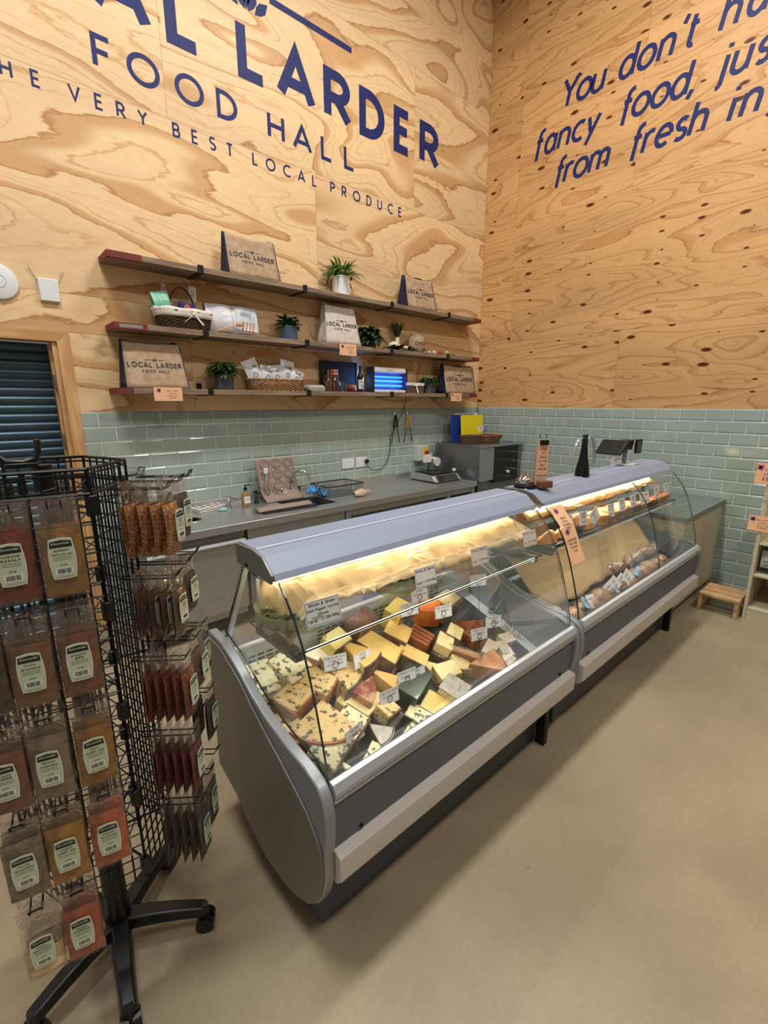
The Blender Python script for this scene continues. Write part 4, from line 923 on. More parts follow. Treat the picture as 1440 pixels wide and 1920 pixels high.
t=thing('isolator_switch','grey isolator box with yellow plate and red rotary knob on the tiles','switch',(-1.06,-.007,.985))
MB().box(-.09,.085,-.075,-.0005,0,.165).build('box',mat('iso_grey',(196,198,196),.45),t,bevel=.004)
MB().box(.0,.075,-.078,-.0755,.005,.16).build('yellow_plate',mat('iso_yellow',(222,190,40),.4),t)
MB().lathe([(.026,0),(.026,.02),(.0001,.021)],18).box(-.007,.007,-.026,.026,.02,.032).build('knob',mat('iso_red',(170,34,34),.35),t,loc=(.038,-.078,.085),rot=(PI/2,0,0))
def tongs(label,x,zt,zb,spr,hc):
    t=thing('tongs',label,'tongs',(x,-.03,zt))
    MB().box(-.008,.008,0,.02,-.0,.045).build('wall_hook',wp,t,bevel=.003)
    for s,l in ((-1,1),(1,.96)):
        d=(zt-zb)*l
        MB().tube([(s*.006,-.012,0),(s*spr*.45,-.012,-d*.45)],.0095,7).build('grip',hc,t,smooth=60)
        MB().tube([(s*spr*.45,-.012,-d*.45),(s*spr*.8,-.012,-d*.85),(s*spr,-.012,-d)],.0065,6,taper=[1,1,1.5]).build('arm',mat('tong_steel',(120,118,112),.3,.9),t,smooth=60)
tongs('black handled tongs hanging left on the tiled wall',-1.46,1.50,1.20,.06,blackm)
tongs('yellow handled tongs hanging beside the black handled pair',-1.27,1.50,1.20,.065,mat('grip_yellow',(206,176,60),.5))
# sealer / scale
t=thing('heat_sealer','low stainless wrapping machine with black touch panel on the bench','wrapping machine',(-1.12,-.33,BZ),math.radians(-2))
MB().hexa([(-.20,-.2,.012),(.20,-.2,.012),(.20,.2,.012),(-.20,.2,.012),(-.20,-.14,.075),(.20,-.14,.075),(.20,.2,.09),(-.20,.2,.09)]).build('body',st_top,t,bevel=.006)
MB().add([(-.15,-.199,.018),(.15,-.199,.018),(.15,-.1465,.073),(-.15,-.1465,.073)],[(0,1,2,3)]).build('touch_panel',mat('panel_black',(24,24,26),.15),t,loc=(0,-.003,.002))
MB().box(-.17,.17,-.12,.16,.088,.094).build('plate',mat('plate_black',(38,38,40),.3),t,bevel=.002)
MB().tube([(.16,-.12,.10),(.16,-.12,.125)],.022,14).build('dial',mat('dial_white',(214,214,210),.4),t,smooth=40)
mb=MB()
for (x,y) in ((-.18,-.18),(.18,-.18),(.18,.18),(-.18,.18)): mb.lathe([(.012,0),(.012,.014)],10,(x,y,0))
mb.build('foot',blackm,t)
mb=MB(); mb.prism([(.02,.094),(.19,.094),(.17,.20),(.10,.235),(.03,.21)],.08,.17,'y'); mb.build('roll_housing',mat('housing_grey',(92,96,104),.4),t,bevel=.005)
MB().tube([(.09,.065,.185),(.09,.18,.185)],.05,20).build('film_roll',mat('roll_white',(214,210,202),.6),t,smooth=40)
MB().box(-.10,.03,.10,.102,.185,.275).build('sign_card',mat('card_white',(226,224,224),.6),t); MB().tube([(-.03,.10,.09),(-.03,.10,.19)],.002,5).build('card_wire',chrome,t)
# oven-like steel cabinet in the corner
t=thing('steel_warmer','square stainless cabinet with black glass front at the end of the bench','oven',(-.45,-.42,BZ-.05)); off=(-.45,-.42,BZ-.05)
OX0,OX1,OY0,OY1,OZ0,OZ1=-.84,-.03,-.70,-.06,.79,1.17
MB().box(OX0,OX1,OY0,OY1,OZ0,OZ1).build('body',st_dark,t,off,bevel=.004)
MB().box(OX0-.006,OX1,OY0-.03,OY0-.001,OZ1-.015,OZ1+.004).build('top_lip',st_front,t,off,bevel=.002)
MB().box(OX0+.24,OX1-.10,OY0-.022,OY0-.001,OZ0-.04,OZ1-.018).build('door',mat('oven_glass',(14,14,15),.12),t,off,bevel=.004)
MB().box(OX0+.0,OX0+.235,OY0-.022,OY0-.001,OZ0,OZ1-.018).build('side_panel',st_front,t,off,bevel=.003)
MB().tube([(OX0+.50,OY0-.023,OZ0+.07),(OX0+.50,OY0-.045,OZ0+.07)],.017,14).build('knob',mat('dial_white',(214,214,210),.4),t,off,smooth=40)
MB().box(OX0+.03,OX1-.03,OY0+.02,OY1,OZ0-.79,OZ0-.001).build('stand',st_dark,t,off,bevel=.003)
t=thing('chopping_board','blue chopping board standing behind the yellow one','chopping board',(-.42,-.16,1.1745),rot=(math.radians(-4),0,0)); MB().box(-.25,.20,-.008,.008,0,.315).build('board',mat('board_blue',(24,56,140),.45),t,bevel=.004)
t=thing('chopping_board','white chopping board, hindmost of the upright boards','chopping board',(-.36,-.12,1.1745),rot=(math.radians(-4),0,0)); MB().box(-.20,.25,-.006,.006,0,.33).build('board',mat('board_white',(214,214,212),.45),t,bevel=.004)
t=thing('chopping_board','yellow chopping board, front of the upright boards','chopping board',(-.38,-.24,1.1745),rot=(math.radians(-4),0,0)); MB().box(-.205,.205,-.008,.008,0,.31).build('board',mat('board_yellow',(228,206,20),.4),t,bevel=.004)
t=thing('wicker_basket','small dark square wicker basket left on the steel cabinet','basket',(-.58,-.36,1.175),math.radians(0)); mb=MB(); woven(mb,.11,.07,.08,1.08,8,22,.004,.003,5); mb.build('wicker_body',wk_g,t,smooth=60)
t=thing('wicker_basket','flared tan wicker basket right on the steel cabinet','basket',(-.30,-.40,1.175),math.radians(0)); mb=MB(); woven(mb,.125,.095,.075,1.3,8,26,.004,.003,5); mb.build('wicker_body',mat('wicker_tan',(156,104,66),.6,noise_=((110,72,44),60,.35,.65),bump=.3,bscale=120),t,smooth=60)
t=thing('price_card','small white price card pinned above the flared basket','price card',(-.40,-.37,1.26)); MB().box(-.05,.05,-.001,.001,.04,.10).build('card',mat('card_white',(226,224,224),.6),t); MB().tube([(0,0,-.06),(0,0,.045)],.002,5).build('pin',chrome,t)
mb=MB(); text(mb,'COOKIE',0,.075,.012,.002,lambda a,b,h=0:(a,-.0015,b),align='c'); text(mb,'£1.50',0,.052,.012,.002,lambda a,b,h=0:(a,-.0015,b),align='c'); mb.build('print',mat('print_black',(30,30,34),.5),t)
# ------------------------------------------------------------ refrigerated display cases
silver=mat('silver_plastic',(146,150,154),.38,.35); silver_d=mat('end_panel_grey',(120,116,110),.42,.3)
dkgrey=mat('case_front_grey',(92,97,104),.5); cream=mat('bumper_cream',(206,200,192),.45); kick=mat('kickboard_grey',(84,90,98),.45)
canopy_m=mat('canopy_blue_grey',(138,149,170),.5,.1); trimst=mat('trim_steel',(188,192,194),.35,.45); trayw=mat('tray_white',(206,214,218),.35)
sideg=film('case_glass',(.985,.995,.99),.003,.26,.02); gedge=mat('glass_edge_green',(14,44,40),.15)
greyarm=mat('bracket_grey',(96,106,110),.4,.3)
PROF=[(-2.13,.815),(-2.24,.812),(-2.32,.785),(-2.39,.752),(-2.46,.715),(-2.54,.684),(-2.684,.656),(-2.775,.648),(-2.835,.63),(-2.862,.60),(-2.875,.545),(-2.874,.48),(-2.866,.435),(-2.860,.40),(-2.862,.35),(-2.857,.31),(-2.842,.26),(-2.815,.21),(-2.771,.165),(-2.704,.13),(-2.62,.108),(-2.50,.105),(-2.37,.15),(-2.28,.205),(-2.13,.245)]
RAISE=[(-2.14,.80),(-2.25,.795),(-2.395,.735),(-2.478,.680),(-2.566,.632),(-2.638,.599),(-2.723,.552),(-2.786,.515),(-2.832,.468),(-2.853,.43),(-2.858,.36),(-2.852,.31),(-2.838,.26),(-2.812,.213),(-2.77,.17),(-2.703,.135),(-2.62,.113),(-2.50,.11),(-2.372,.155),(-2.285,.209),(-2.14,.248)]
GL=[(-2.622,1.136),(-2.655,1.10),(-2.697,1.048),(-2.735,.98),(-2.765,.90),(-2.79,.82),(-2.815,.73),(-2.83,.66),(-2.838,.60)]
def glass_sheet(root,off,x0,x1,curve,name='front_glass',th=.006):
    mb=MB(); n=len(curve)
    nrm=[]
    for i in range(n):
        a=Vector(curve[max(0,i-1)]);b=Vector(curve[min(n-1,i+1)]); d=(b-a).normalized(); nrm.append(Vector((-d.y,d.x)))
    o=[Vector(c)+nn*th/2 for c,nn in zip(curve,nrm)]; ii=[Vector(c)-nn*th/2 for c,nn in zip(curve,nrm)]
    vs=[(x0,p.x,p.y) for p in o]+[(x1,p.x,p.y) for p in o]+[(x0,p.x,p.y) for p in ii]+[(x1,p.x,p.y) for p in ii]
    fs=[];mi=[]
    for i in range(n-1):
        fs+=[(i,i+1,n+i+1,n+i),(3*n+i,3*n+i+1,2*n+i+1,2*n+i)]; mi+=[0,0]
        fs+=[(2*n+i,2*n+i+1,i+1,i),(n+i,n+i+1,3*n+i+1,3*n+i)]; mi+=[1,1]
    fs+=[(0,n,3*n,2*n),(n-1,3*n-1,4*n-1,2*n-1)]; mi+=[1,1]
    k=len(mb.v); mb.v+= [Vector(v) for v in vs]; mb.f+=fs; mb.mi+=mi
    ob=mb.build(name,[sideg,gedge],root,off); 
    for i,p in enumerate(ob.data.polygons): p.use_smooth=(mi[i]==0)
    return ob
def display_case(name,label,X0,X1,legs,strip=2.4):
    off=Vector(((X0+X1)/2,-2.45,0)); t=thing(name,label,'display case',off)
    # end panels
    for (a,b,s) in ((X0-.034,X0,-1),(X1,X1+.034,1)):
        p=MB(); p.prism(PROF,a,b,'x'); e=p.build('end_panel',silver,t,off,bevel=.006,seg=3)
        q=MB(); 
        if s<0: q.prism(RAISE,a-.008,a-.0005,'x')
        else: q.prism(RAISE,b+.0005,b+.008,'x')
        r=q.build('raised_panel',silver_d,e,off,bevel=.005,seg=3)
    # carcass
    mb=MB(); mb.prism([(-2.14,.245),(-2.14,.60),(-2.16,.60),(-2.2,.27),(-2.5,.13),(-2.74,.15),(-2.835,.30),(-2.835,.56),(-2.84,.585),(-2.80,.585),(-2.80,.33),(-2.5,.15),(-2.25,.22)],X0+.002,X1-.002,'x')
    mb.build('carcass',dkgrey,t,off)
    # front: trims, grey panel, cream bumper, kick board
    mb=MB(); mb.prism([(-2.83,.60),(-2.842,.628),(-2.858,.626),(-2.870,.604),(-2.866,.585),(-2.85,.583)],X0+.004,X1-.004,'x'); mb.build('top_trim',trimst,t,off,smooth=40)
    mb=MB(); mb.prism([(-2.838,.5825),(-2.860,.5825),(-2.864,.575),(-2.862,.566),(-2.838,.566)],X0+.004,X1-.004,'x'); mb.build('lower_trim',trimst,t,off,smooth=40)
    MB().prism([(-2.836,.412),(-2.852,.412),(-2.858,.48),(-2.856,.53),(-2.850,.565),(-2.836,.565)],X0+.003,X1-.003,'x').build('front_panel',dkgrey,t,off,smooth=30)
    MB().prism([(-2.836,.411),(-2.884,.400),(-2.884,.320),(-2.862,.296),(-2.836,.296)],X0+.003,X1-.003,'x').build('bumper',cream,t,off,bevel=.003)
    mb=MB()
    for x in (X0+.10,X1-.10): mb.lathe([(.008,0),(.007,.004),(.0001,.0045)],12,(0,0,0))
    for x in (X0+.10,X1-.10):
        MB().ball((x,-2.857,.425),.008,8,(1,.4,1)).build('fixing_cap',blackm,t,off,smooth=180)
    MB().box(X0+.02,X1-.02,-2.742,-2.735,.004,.29).box(X0+.02,X0+.027,-2.734,-2.16,.004,.24).box(X1-.027,X1-.02,-2.734,-2.16,.004,.24).build('kickboard',kick,t,off,bevel=.002)
    for x in legs: MB().box(x-.018,x+.018,-2.80,-2.755,.0,.29).build('foot',blackm,t,off,bevel=.003)
    # deck
    TZ=lambda y:.600+.365*(y+2.268)
    MB().add([(X0+.002,-2.255,TZ(-2.255)),(X1-.002,-2.255,TZ(-2.255)),(X1-.002,-2.805,TZ(-2.805)),(X0+.002,-2.805,TZ(-2.805)),(X0+.002,-2.255,TZ(-2.255)-.01),(X1-.002,-2.255,TZ(-2.255)-.01),(X1-.002,-2.805,TZ(-2.805)-.01),(X0+.002,-2.805,TZ(-2.805)-.01)],[(3,2,1,0),(4,5,6,7),(0,1,5,4),(1,2,6,5),(2,3,7,6),(3,0,4,7)]).build('deck_tray',trayw,t,off)
    MB().box(X0+.002,X1-.002,-2.254,-2.235,.50,.765).build('back_riser',trayw,t,off,bevel=.004)
    mb=MB(); rx=X0+.06
    while rx<X1-.2:
        for k in range(5):
            for j in range(4): mb.box(rx+j*.036,rx+j*.036+.027,-2.2552,-2.2542,.645+k*.017,.652+k*.017)
        rx+=.30
    mb.build('vent_slots',mat('slot_dark',(60,60,60),.6),t,off)
    MB().tube([(X0+.002,-2.262,.772),(X1-.002,-2.262,.772)],.011,10).build('back_rail',mat('rail_white',(222,222,220),.3),t,off,smooth=40)
    MB().box(X0+.002,X1-.002,-2.232,-2.135,.74,.752).build('rear_ledge',st_front,t,off,bevel=.002)
    # canopy
    cv=[(-2.385,1.145),(-2.385,1.2035),(-2.395,1.2085),(-2.50,1.2085),(-2.556,1.198),(-2.606,1.158),(-2.616,1.140),(-2.600,1.138),(-2.56,1.15)]
    c=MB().prism(cv,X0-.003,X1+.006,'x').build('canopy',canopy_m,t,off,smooth=7)
    MB().prism([(-2.498,1.2087),(-2.503,1.2115),(-2.509,1.2085),(-2.507,1.2072)],X0-.003,X1+.006,'x').build('canopy_trim',mat('canopy_trim',(176,184,200),.6,.0),c,off)
    mb=MB()
    CH=[(-2.384,1.204),(-2.384,1.140),(-2.45,1.136),(-2.60,1.128),(-2.610,1.155),(-2.556,1.199),(-2.50,1.209)]
    MB().prism(CH,X1+.0062,X1+.015,'x').build('canopy_cheek',mat('cheek_grey',(134,132,128),.4,.3),c,off,bevel=.002)
    mb.prism(CH,X0-.012,X0-.0032,'x')
    MB().ball((X0-.013,-2.455,1.150),.008,8,(.5,1,1)).build('fixing_bolt',blackm,c,off,smooth=180)
    mb.build('canopy_cheek',mat('cheek_grey',(134,132,128),.4,.3),c,off,bevel=.002)
    tb=MB().tube([(X0+.06,-2.47,1.146),(X1-.06,-2.47,1.146)],.012,8).build('lamp_tube',mat('warm_tube',(255,236,200),.3,emit=(255,214,150),estr=2),c,off,smooth=60)
    L=X1-X0-.12
    area('case_lamp',((X0+X1)/2-off.x,-2.47-off.y,1.128),L,.05,LAMP_W*L,(1.0,.90,.70),None,PI,t)
    MB().box(X0+.06,X1-.06,-2.668,-2.660,.9195,.9245).build('added_glow_strip',mat('added_strip_glow',(240,240,235),.4,emit=(255,244,226),estr=2),t,off)  # added glowing strip, no real fixture; goes with the fill light below
    area('added_deck_fill',((X0+X1)/2-off.x,-2.655-off.y,.917),L,.02,strip*L,(1.0,.95,.86),None,PI,t)  # added fill light to brighten the food on the deck
    # posts
    for x in (X0+.02,X1-.02):
        mb=MB(); mb.hexa([(x-.010,-2.155,.76),(x+.010,-2.155,.76),(x+.010,-2.175,.76),(x-.010,-2.175,.76),(x-.010,-2.37,1.135),(x+.010,-2.37,1.135),(x+.010,-2.395,1.135),(x-.010,-2.395,1.135)]); mb.build('rear_post',trimst,t,off,bevel=.002)
        mb=MB(); mb.box(x-.006,x+.006,-2.455,-2.43,.93,1.14); mb.build('shelf_hanger',trimst,t,off,bevel=.002)
    # glass shelf on grey arms
    s=MB(); s.mi=[]; s.box(X0+.012,X1-.012,-2.675,-2.395,.925,.931,0); s.mi=[0,0,1,1,1,1]; s.build('glass_shelf',[sideg,gedge],t,off)
    for x in (X0+.022,X1-.052): MB().box(x,x+.03,-2.66,-2.41,.894,.9245).build('shelf_arm',greyarm,t,off,bevel=.003)
    # glass
    xs=[X0,X1] if X1-X0<1.5 else [X0,(X0+X1)/2+.16,X1]
    for a,b in zip(xs,xs[1:]): glass_sheet(t,off,a+.002,b-.002,GL)
    for x in (X0+.004,X1-.010):
        mb=MB(); c2=GL+[(-2.775,.655),(-2.684,.663),(-2.54,.691),(-2.46,.722),(-2.32,.79),(-2.20,.82),(-2.40,1.13),(-2.50,1.11)]
        c2=[(a+.006,b) for a,b in c2]; mb.prism(c2,x,x+.006,'x'); mb.mi=[0,0]+[1]*len(c2); mb.build('side_glass',[sideg,gedge],t,off)
    return t,off
LAMP_W=6.8
case1,_=display_case('cheese_case','nearer glass fronted display case filled with cheese',-4.325,-2.965,(-3.035,))
case2,_=display_case('deli_case','further glass fronted display case filled with pastries and pies',-2.885,-1.10,(-1.30,),strip=1.2)
# ------------------------------------------------------------ cheeses on the sloping deck
def TZ(y): return .600+.365*(y+2.268)
TILT=math.atan(.365)
def blue_mat(name,base,vein,lo=.52,hi=.60,scale=38):
    return mat(name,base,.45,noise_=(vein,scale*1.5,lo,hi),bump=.25,bscale=90,spec=.4)
blue_a=blue_mat('blue_cheese',(236,226,176),(64,78,76),.54,.60); blue_b=blue_mat('blue_cheese_warm',(226,196,134),(92,88,66),.56,.62,34)
rind_br=mat('rind_brown',(128,98,66),.7,noise_=((88,64,44),22,.4,.6),bump=.5,bscale=60); rind_or=mat('rind_orange',(196,128,76),.6,noise_=((150,90,50),20,.4,.6),bump=.4,bscale=50)
rind_gy=mat('rind_grey',(140,128,108),.7,noise_=((96,88,76),30,.4,.6),bump=.5,bscale=60)
hard_y=mat('hard_yellow',(232,194,112),.45,noise_=((200,160,90),14,.4,.65),bump=.12,bscale=40); hard_p=mat('hard_pale',(238,218,158),.45,noise_=((212,190,132),14,.4,.65),bump=.12,bscale=40)
bright_y=mat('bright_yellow_cheese',(240,212,112),.4,noise_=((226,190,90),20,.4,.65)); holes_m=mat('spotted_cheese',(238,220,132),.4,noise_=((112,116,80),60,.62,.66),bump=.1)
white_c=mat('white_cheese',(228,218,188),.5,bump=.2,bscale=50); green_w=mat('green_wax',(46,68,44),.3,noise_=((30,50,34),12,.4,.6),coat=.4)
orange_c=mat('orange_cheese',(226,130,56),.4,noise_=((206,108,40),20,.4,.6)); redw=mat('wine_veined',(136,66,48),.45,noise_=((196,150,110),16,.48,.60)); redbr=mat('smoked_brown',(150,84,46),.45,noise_=((106,54,30),14,.4,.6))
peachc=mat('ham_gold',(206,150,96),.4,noise_=((160,92,60),12,.4,.6)); foil=mat('foil',(140,136,126),.35,.5,bump=.6,bscale=30)
wrap=film('cling_wrap',(.985,.985,.98),.03,.5,.12,bump=.8,bscale=45,milk=.05)
cheeses=[]
def lump(mb,pts_top,h,rough=.0012,seed=0,n=5,bot=None):
    """cut block from a footprint polygon: subdivided sides, slightly uneven faces"""
    rr=random.Random(seed); P=pts_top; m=len(P); ring=[]
    Q=[]
    for i in range(m):
        a=P[i]; b=P[(i+1)%m]
        for k in range(n): Q.append((a[0]+(b[0]-a[0])*k/n,a[1]+(b[1]-a[1])*k/n))
    N_=len(Q); L=4; vs=[]
    for j in range(L+1):
        z=h*j/L
        for q in Q:
            nx=noise.noise(Vector((q[0]*60+seed,q[1]*60,z*60)))*rough*1.6
            r=math.hypot(*q) or 1e-6; vs.append((q[0]*(1+nx/r),q[1]*(1+nx/r),z))
    fs=[]
    for j in range(L):
        for i in range(N_): k=(i+1)%N_; fs.append((j*N_+i,j*N_+k,(j+1)*N_+k,(j+1)*N_+i))
    fs.append(tuple(range(N_-1,-1,-1))); fs.append(tuple(L*N_+i for i in range(N_)))
    mb.add(vs,fs)
def cheese(label,x,y,lift,kind,dims,yaw,m,rind=None,rs=(1,),wrapm=None,tilt=(0,0),group=None,name='cheese',cat='cheese',z=None):
    """kind: block dims=(l,w,h); wedge dims=(radius,angle deg,h). tilt about local x,y on top of the deck slope"""
    R=Matrix.Rotation(TILT,4,'X')@Matrix.Rotation(math.radians(yaw),4,'Z')@Matrix.Rotation(math.radians(tilt[0]),4,'X')@Matrix.Rotation(math.radians(tilt[1]),4,'Y')
    zz=TZ(y)+lift+.002 if z is None else z
    t=thing(name,label,cat,(x,y,zz),0,group,rot=R.to_euler())
    sd=int(abs(x*977+y*331))%97
    if kind=='block':
        l,w_,h=dims; F=[(-l/2,-w_/2),(l/2,-w_/2*.96),(l/2*.98,w_/2),(-l/2,w_/2)]
        mb=MB(); lump(mb,F,h,seed=sd); mb.build('paste',m,t,bevel=.003)
        if rind:
            for s in rs:
                mb=MB()
                if s==1: mb.box(-l/2-.001,l/2+.001,-w_/2-.004,-w_/2+.0005,0,h*.985)
                if s==2: mb.box(l/2-.0005,l/2+.004,-w_/2,w_/2,0,h*.985)
                if s==3: mb.box(-l/2-.004,-l/2+.0005,-w_/2,w_/2,0,h*.985)
                if s==4: mb.box(-l/2,l/2,w_/2-.0005,w_/2+.004,0,h*.985)
                if s==5: mb.box(-l/2,l/2,-w_/2,w_/2,-.003,.0005)
                mb.build('rind',rind,t,bevel=.0015)
        ext=(l/2,w_/2,h)
    else:
        r,a,h=dims; a=math.radians(a); n=8
        F=[(0-r*.5,0)]+[(r*math.cos(-a/2+a*k/n)-r*.5,r*math.sin(-a/2+a*k/n)) for k in range(n+1)]
        mb=MB(); lump(mb,F,h,seed=sd,n=2); mb.build('paste',m,t,bevel=.003)
        if rind:
            n=10; A=[(r*1.002*math.cos(-a/2+a*k/n)-r*.5,r*1.002*math.sin(-a/2+a*k/n)) for k in range(n+1)]; B=[((r+.005)*math.cos(-a/2+a*k/n)-r*.5,(r+.005)*math.sin(-a/2+a*k/n)) for k in range(n+1)]
            MB().prism(A+B[::-1],0,h*.99,'z').build('rind',rind,t)
        ext=(r*.55,r*math.sin(a/2),h)
    if wrapm:
        mb=MB(); ex,ey,h=ext
        def Wf(u,v):
            aa=2*PI*u; c,s=math.cos(aa),math.sin(aa); q=(abs(c)**6+abs(s)**6)**(-1/6); k=1.05 if kind=='block' else 1.05
            top=(v>.92); f=1 if not top else (1-v)/.08*.98+.02
            nn=noise.noise(Vector((c*3+sd,s*3,v*5)))*.003
            return (c*q*(ex*k+nn+.002)*f,s*q*(ey*k+nn+.002)*f,min(h*1.03+.002,v/.92*(h*1.03+.002))+nn*.5)
        if kind=='block': mb.grid(Wf,32,12); mb.build('cling_film',wrapm,t,smooth=180)
    t.scale=(SC,SC,SC); cheeses.append(t); return t
C=cheese
SC=1.09
# mats and trays first
slate=mat('slate_mat',(62,62,64),.6,bump=.2,bscale=80)
def deck_mat(label,x0,x1,y0,y1):
    t=thing('slate_mat',label,'mat',((x0+x1)/2,(y0+y1)/2,TZ((y0+y1)/2)+.0015),rot=(TILT,0,0),group='dark slate mats on the deck')
    MB().box((x0-x1)/2,(x1-x0)/2,(y0-y1)/2/math.cos(TILT),(y1-y0)/2/math.cos(TILT),0,.004).build('slab',slate,t,bevel=.0015)
xs=[-4.305,-3.98,-3.66,-3.34,-3.035]
nm=('leftmost','second','third','rightmost')
for i in range(4): deck_mat('dark slate mat under the cheeses, %s of the four'%nm[i],xs[i]+.002,xs[i+1]-.002,-2.80,-2.27)
C('pale blue veined slab at the far left back corner of the deck',-4.262,-2.335,.045,'block',(.085,.13,.07),-8,blue_a,None,tilt=(0,-4),group=None)
C('speckled blue cheese slab with orange rind, second from the back left corner',-4.160,-2.340,.055,'block',(.11,.12,.07),14,blue_a,rind_or,(1,2),tilt=(4,4))
C('warm toned blue cheese slab third along the back left, orange edge',-4.10,-2.44,.050,'block',(.085,.10,.07),28,blue_b,rind_or,(1,))
C('mottled blue cheese piece below the back left corner slabs',-4.205,-2.445,.045,'block',(.11,.085,.07),20,blue_b,rind_or,(1,3))
C('wrapped tan blue cheese quarter wheel left of the glass edge',-4.155,-2.545,.0,'wedge',(.155,88,.085),-118,blue_b,rind_or,wrapm=None)
C('cling wrapped blue cheese slab at the left edge of the deck',-4.262,-2.50,.0,'block',(.075,.12,.07),8,blue_b,rind_gy,(3,),wrapm=wrap)
C('white brie wedge between the blue slabs and the spotted block',-4.035,-2.325,.045,'wedge',(.12,50,.06),-30,white_c,None)
C('pale yellow block with dark green spots under the glass shelf',-3.955,-2.340,.09,'block',(.09,.07,.075),12,holes_m,rind_br,(1,),tilt=(8,0))
C('tan herb flecked wedge right of the quarter wheel',-4.005,-2.425,.035,'wedge',(.16,48,.085),-64,blue_b,rind_gy)
C('large square blue veined block, left of the pair at the front left',-4.190,-2.628,.0,'block',(.105,.095,.075),24,blue_a,rind_br,(1,2,5),wrapm=wrap)
C('large square blue veined block, right of the pair at the front left',-4.078,-2.590,.0,'block',(.095,.09,.08),22,blue_a,rind_br,(1,2,5))
C('cream blue wedge lying at the front left corner of the deck',-4.170,-2.735,.0,'wedge',(.125,40,.06),-84,blue_a,rind_br)
C('small blue veined block by the front rim behind a leaning card',-4.065,-2.715,.0,'block',(.085,.06,.055),28,blue_a,rind_br,(1,))
C('red wine veined cheese half block with pale cream base',-3.975,-2.525,.0,'block',(.13,.12,.06),18,hard_p,rind_br,(5,))
C('upper red and cream veined slice stack on the wine veined block',-3.975,-2.520,.062,'wedge',(.125,56,.035),-40,redw,None)
C('tall pale yellow hard wedge behind the wine veined stack',-3.915,-2.415,.05,'wedge',(.17,34,.10),-74,hard_y,rind_br,tilt=(0,-6))
C('smaller golden wedge leaning right of the tall pale wedge',-3.862,-2.515,.03,'wedge',(.12,30,.07),-62,hard_y,rind_or)
C('big golden slab with dark bark like rind at the centre of the pile',-3.815,-2.425,.055,'block',(.095,.16,.085),26,hard_y,rind_br,(3,1),tilt=(6,6))
C('wrapped brown cheese block at the back beneath the second bowl',-3.825,-2.330,.075,'block',(.12,.07,.115),14,redbr,rind_br,(1,),wrapm=wrap)
C('yellow slab with dark rind right of the wrapped brown block',-3.675,-2.390,.045,'block',(.095,.10,.085),30,hard_y,rind_br,(3,),tilt=(4,3))
C('bright yellow block at the back below the glass shelf',-3.605,-2.325,.08,'block',(.11,.075,.09),20,bright_y,rind_gy,(1,))
C('crumbly golden slice with bark rind above the green waxed block',-3.690,-2.500,.035,'block',(.07,.12,.075),30,hard_y,rind_br,(3,),tilt=(4,6))
C('dark green waxed block behind the price cards',-3.765,-2.575,.0,'block',(.145,.105,.095),20,green_w,None,wrapm=None)
C('orange cheese block at the back',-3.425,-2.345,.05,'block',(.105,.085,.09),-28,orange_c,None)
C('tall white crumbly cheese right of the orange block',-3.300,-2.345,.04,'block',(.11,.08,.10),10,hard_p,rind_gy,(1,),wrapm=wrap)
for i,(dx,dy) in enumerate(((0,0),(.022,.008),(.044,.016),(.066,.024))):
    C('%s upright reddish brown slice in the leaning row below the orange block'%('first','second','third','fourth')[i],-3.575+dx,-2.425+dy,.0,'block',(.014,.10,.10),20,redbr,None,tilt=(0,-14),group='reddish brown slices leaning in a row')
C('pale slice, left of the two stacked below the orange block',-3.475,-2.500,.045,'block',(.085,.07,.045),32,hard_p,rind_br,(2,),tilt=(6,4))
C('pale slice, right of the two stacked below the orange block',-3.385,-2.480,.045,'block',(.08,.065,.045),28,hard_p,rind_br,(3,),tilt=(6,2))
C('low wrapped brown block under the pale slices',-3.44,-2.485,.0,'block',(.16,.09,.04),26,rind_br,None,wrapm=wrap)
C('flat ivory slab at the middle of the deck, left of two touching',-3.560,-2.600,.035,'block',(.10,.07,.03),-12,hard_p,rind_br,(5,),tilt=(2,-4))
C('flat ivory slab at the middle of the deck, right of two touching',-3.468,-2.598,.030,'block',(.075,.075,.03),-24,hard_p,rind_br,(5,),tilt=(2,8))
C('thin triangle of ivory cheese beneath the flat slabs',-3.575,-2.555,.0,'wedge',(.16,46,.03),-70,hard_p,rind_br)
C('glazed orange smoked oval right of the sliced row',-3.225,-2.475,.0,'wedge',(.15,60,.055),188,redbr,rind_or)
C('peach gold wrapped wedge at the front centre right',-3.385,-2.650,.0,'wedge',(.16,44,.075),-20,peachc,rind_br)
C('thin peach slice leaning behind the wrapped gold wedge',-3.425,-2.565,.0,'block',(.03,.13,.08),38,peachc,None,wrapm=wrap,tilt=(0,-8))
wrapw=mat('wrapped_white',(216,206,186),.25,coat=.5,noise_=((190,172,150),14,.4,.6),bump=.5,bscale=30)
for i,(x,y,yw,l) in enumerate(((-3.250,-2.590,20,.10),(-3.185,-2.625,70,.085),(-3.110,-2.588,-10,.075),(-3.235,-2.672,8,.085),(-3.365,-2.725,16,.11))):
    C(('white wrapped parcel below the glazed oval','white wrapped parcel standing in the middle of the white group','small white wrapped parcel nearest the wire holders','white wrapped parcel at the front of the white group','long pale wrapped piece by the front rim')[i],x,y,0,'block',(l,.055,.04),yw,wrapw,None,name='wrapped_cheese')
C('white topped cheese with green rind by the front rim',-3.822,-2.690,.0,'block',(.062,.105,.06),22,blue_a,green_w,(1,2,3),name='cheese')
C('yellow topped cheese with green rind by the front rim',-3.725,-2.680,.0,'block',(.095,.10,.05),22,bright_y,green_w,(1,2,3))
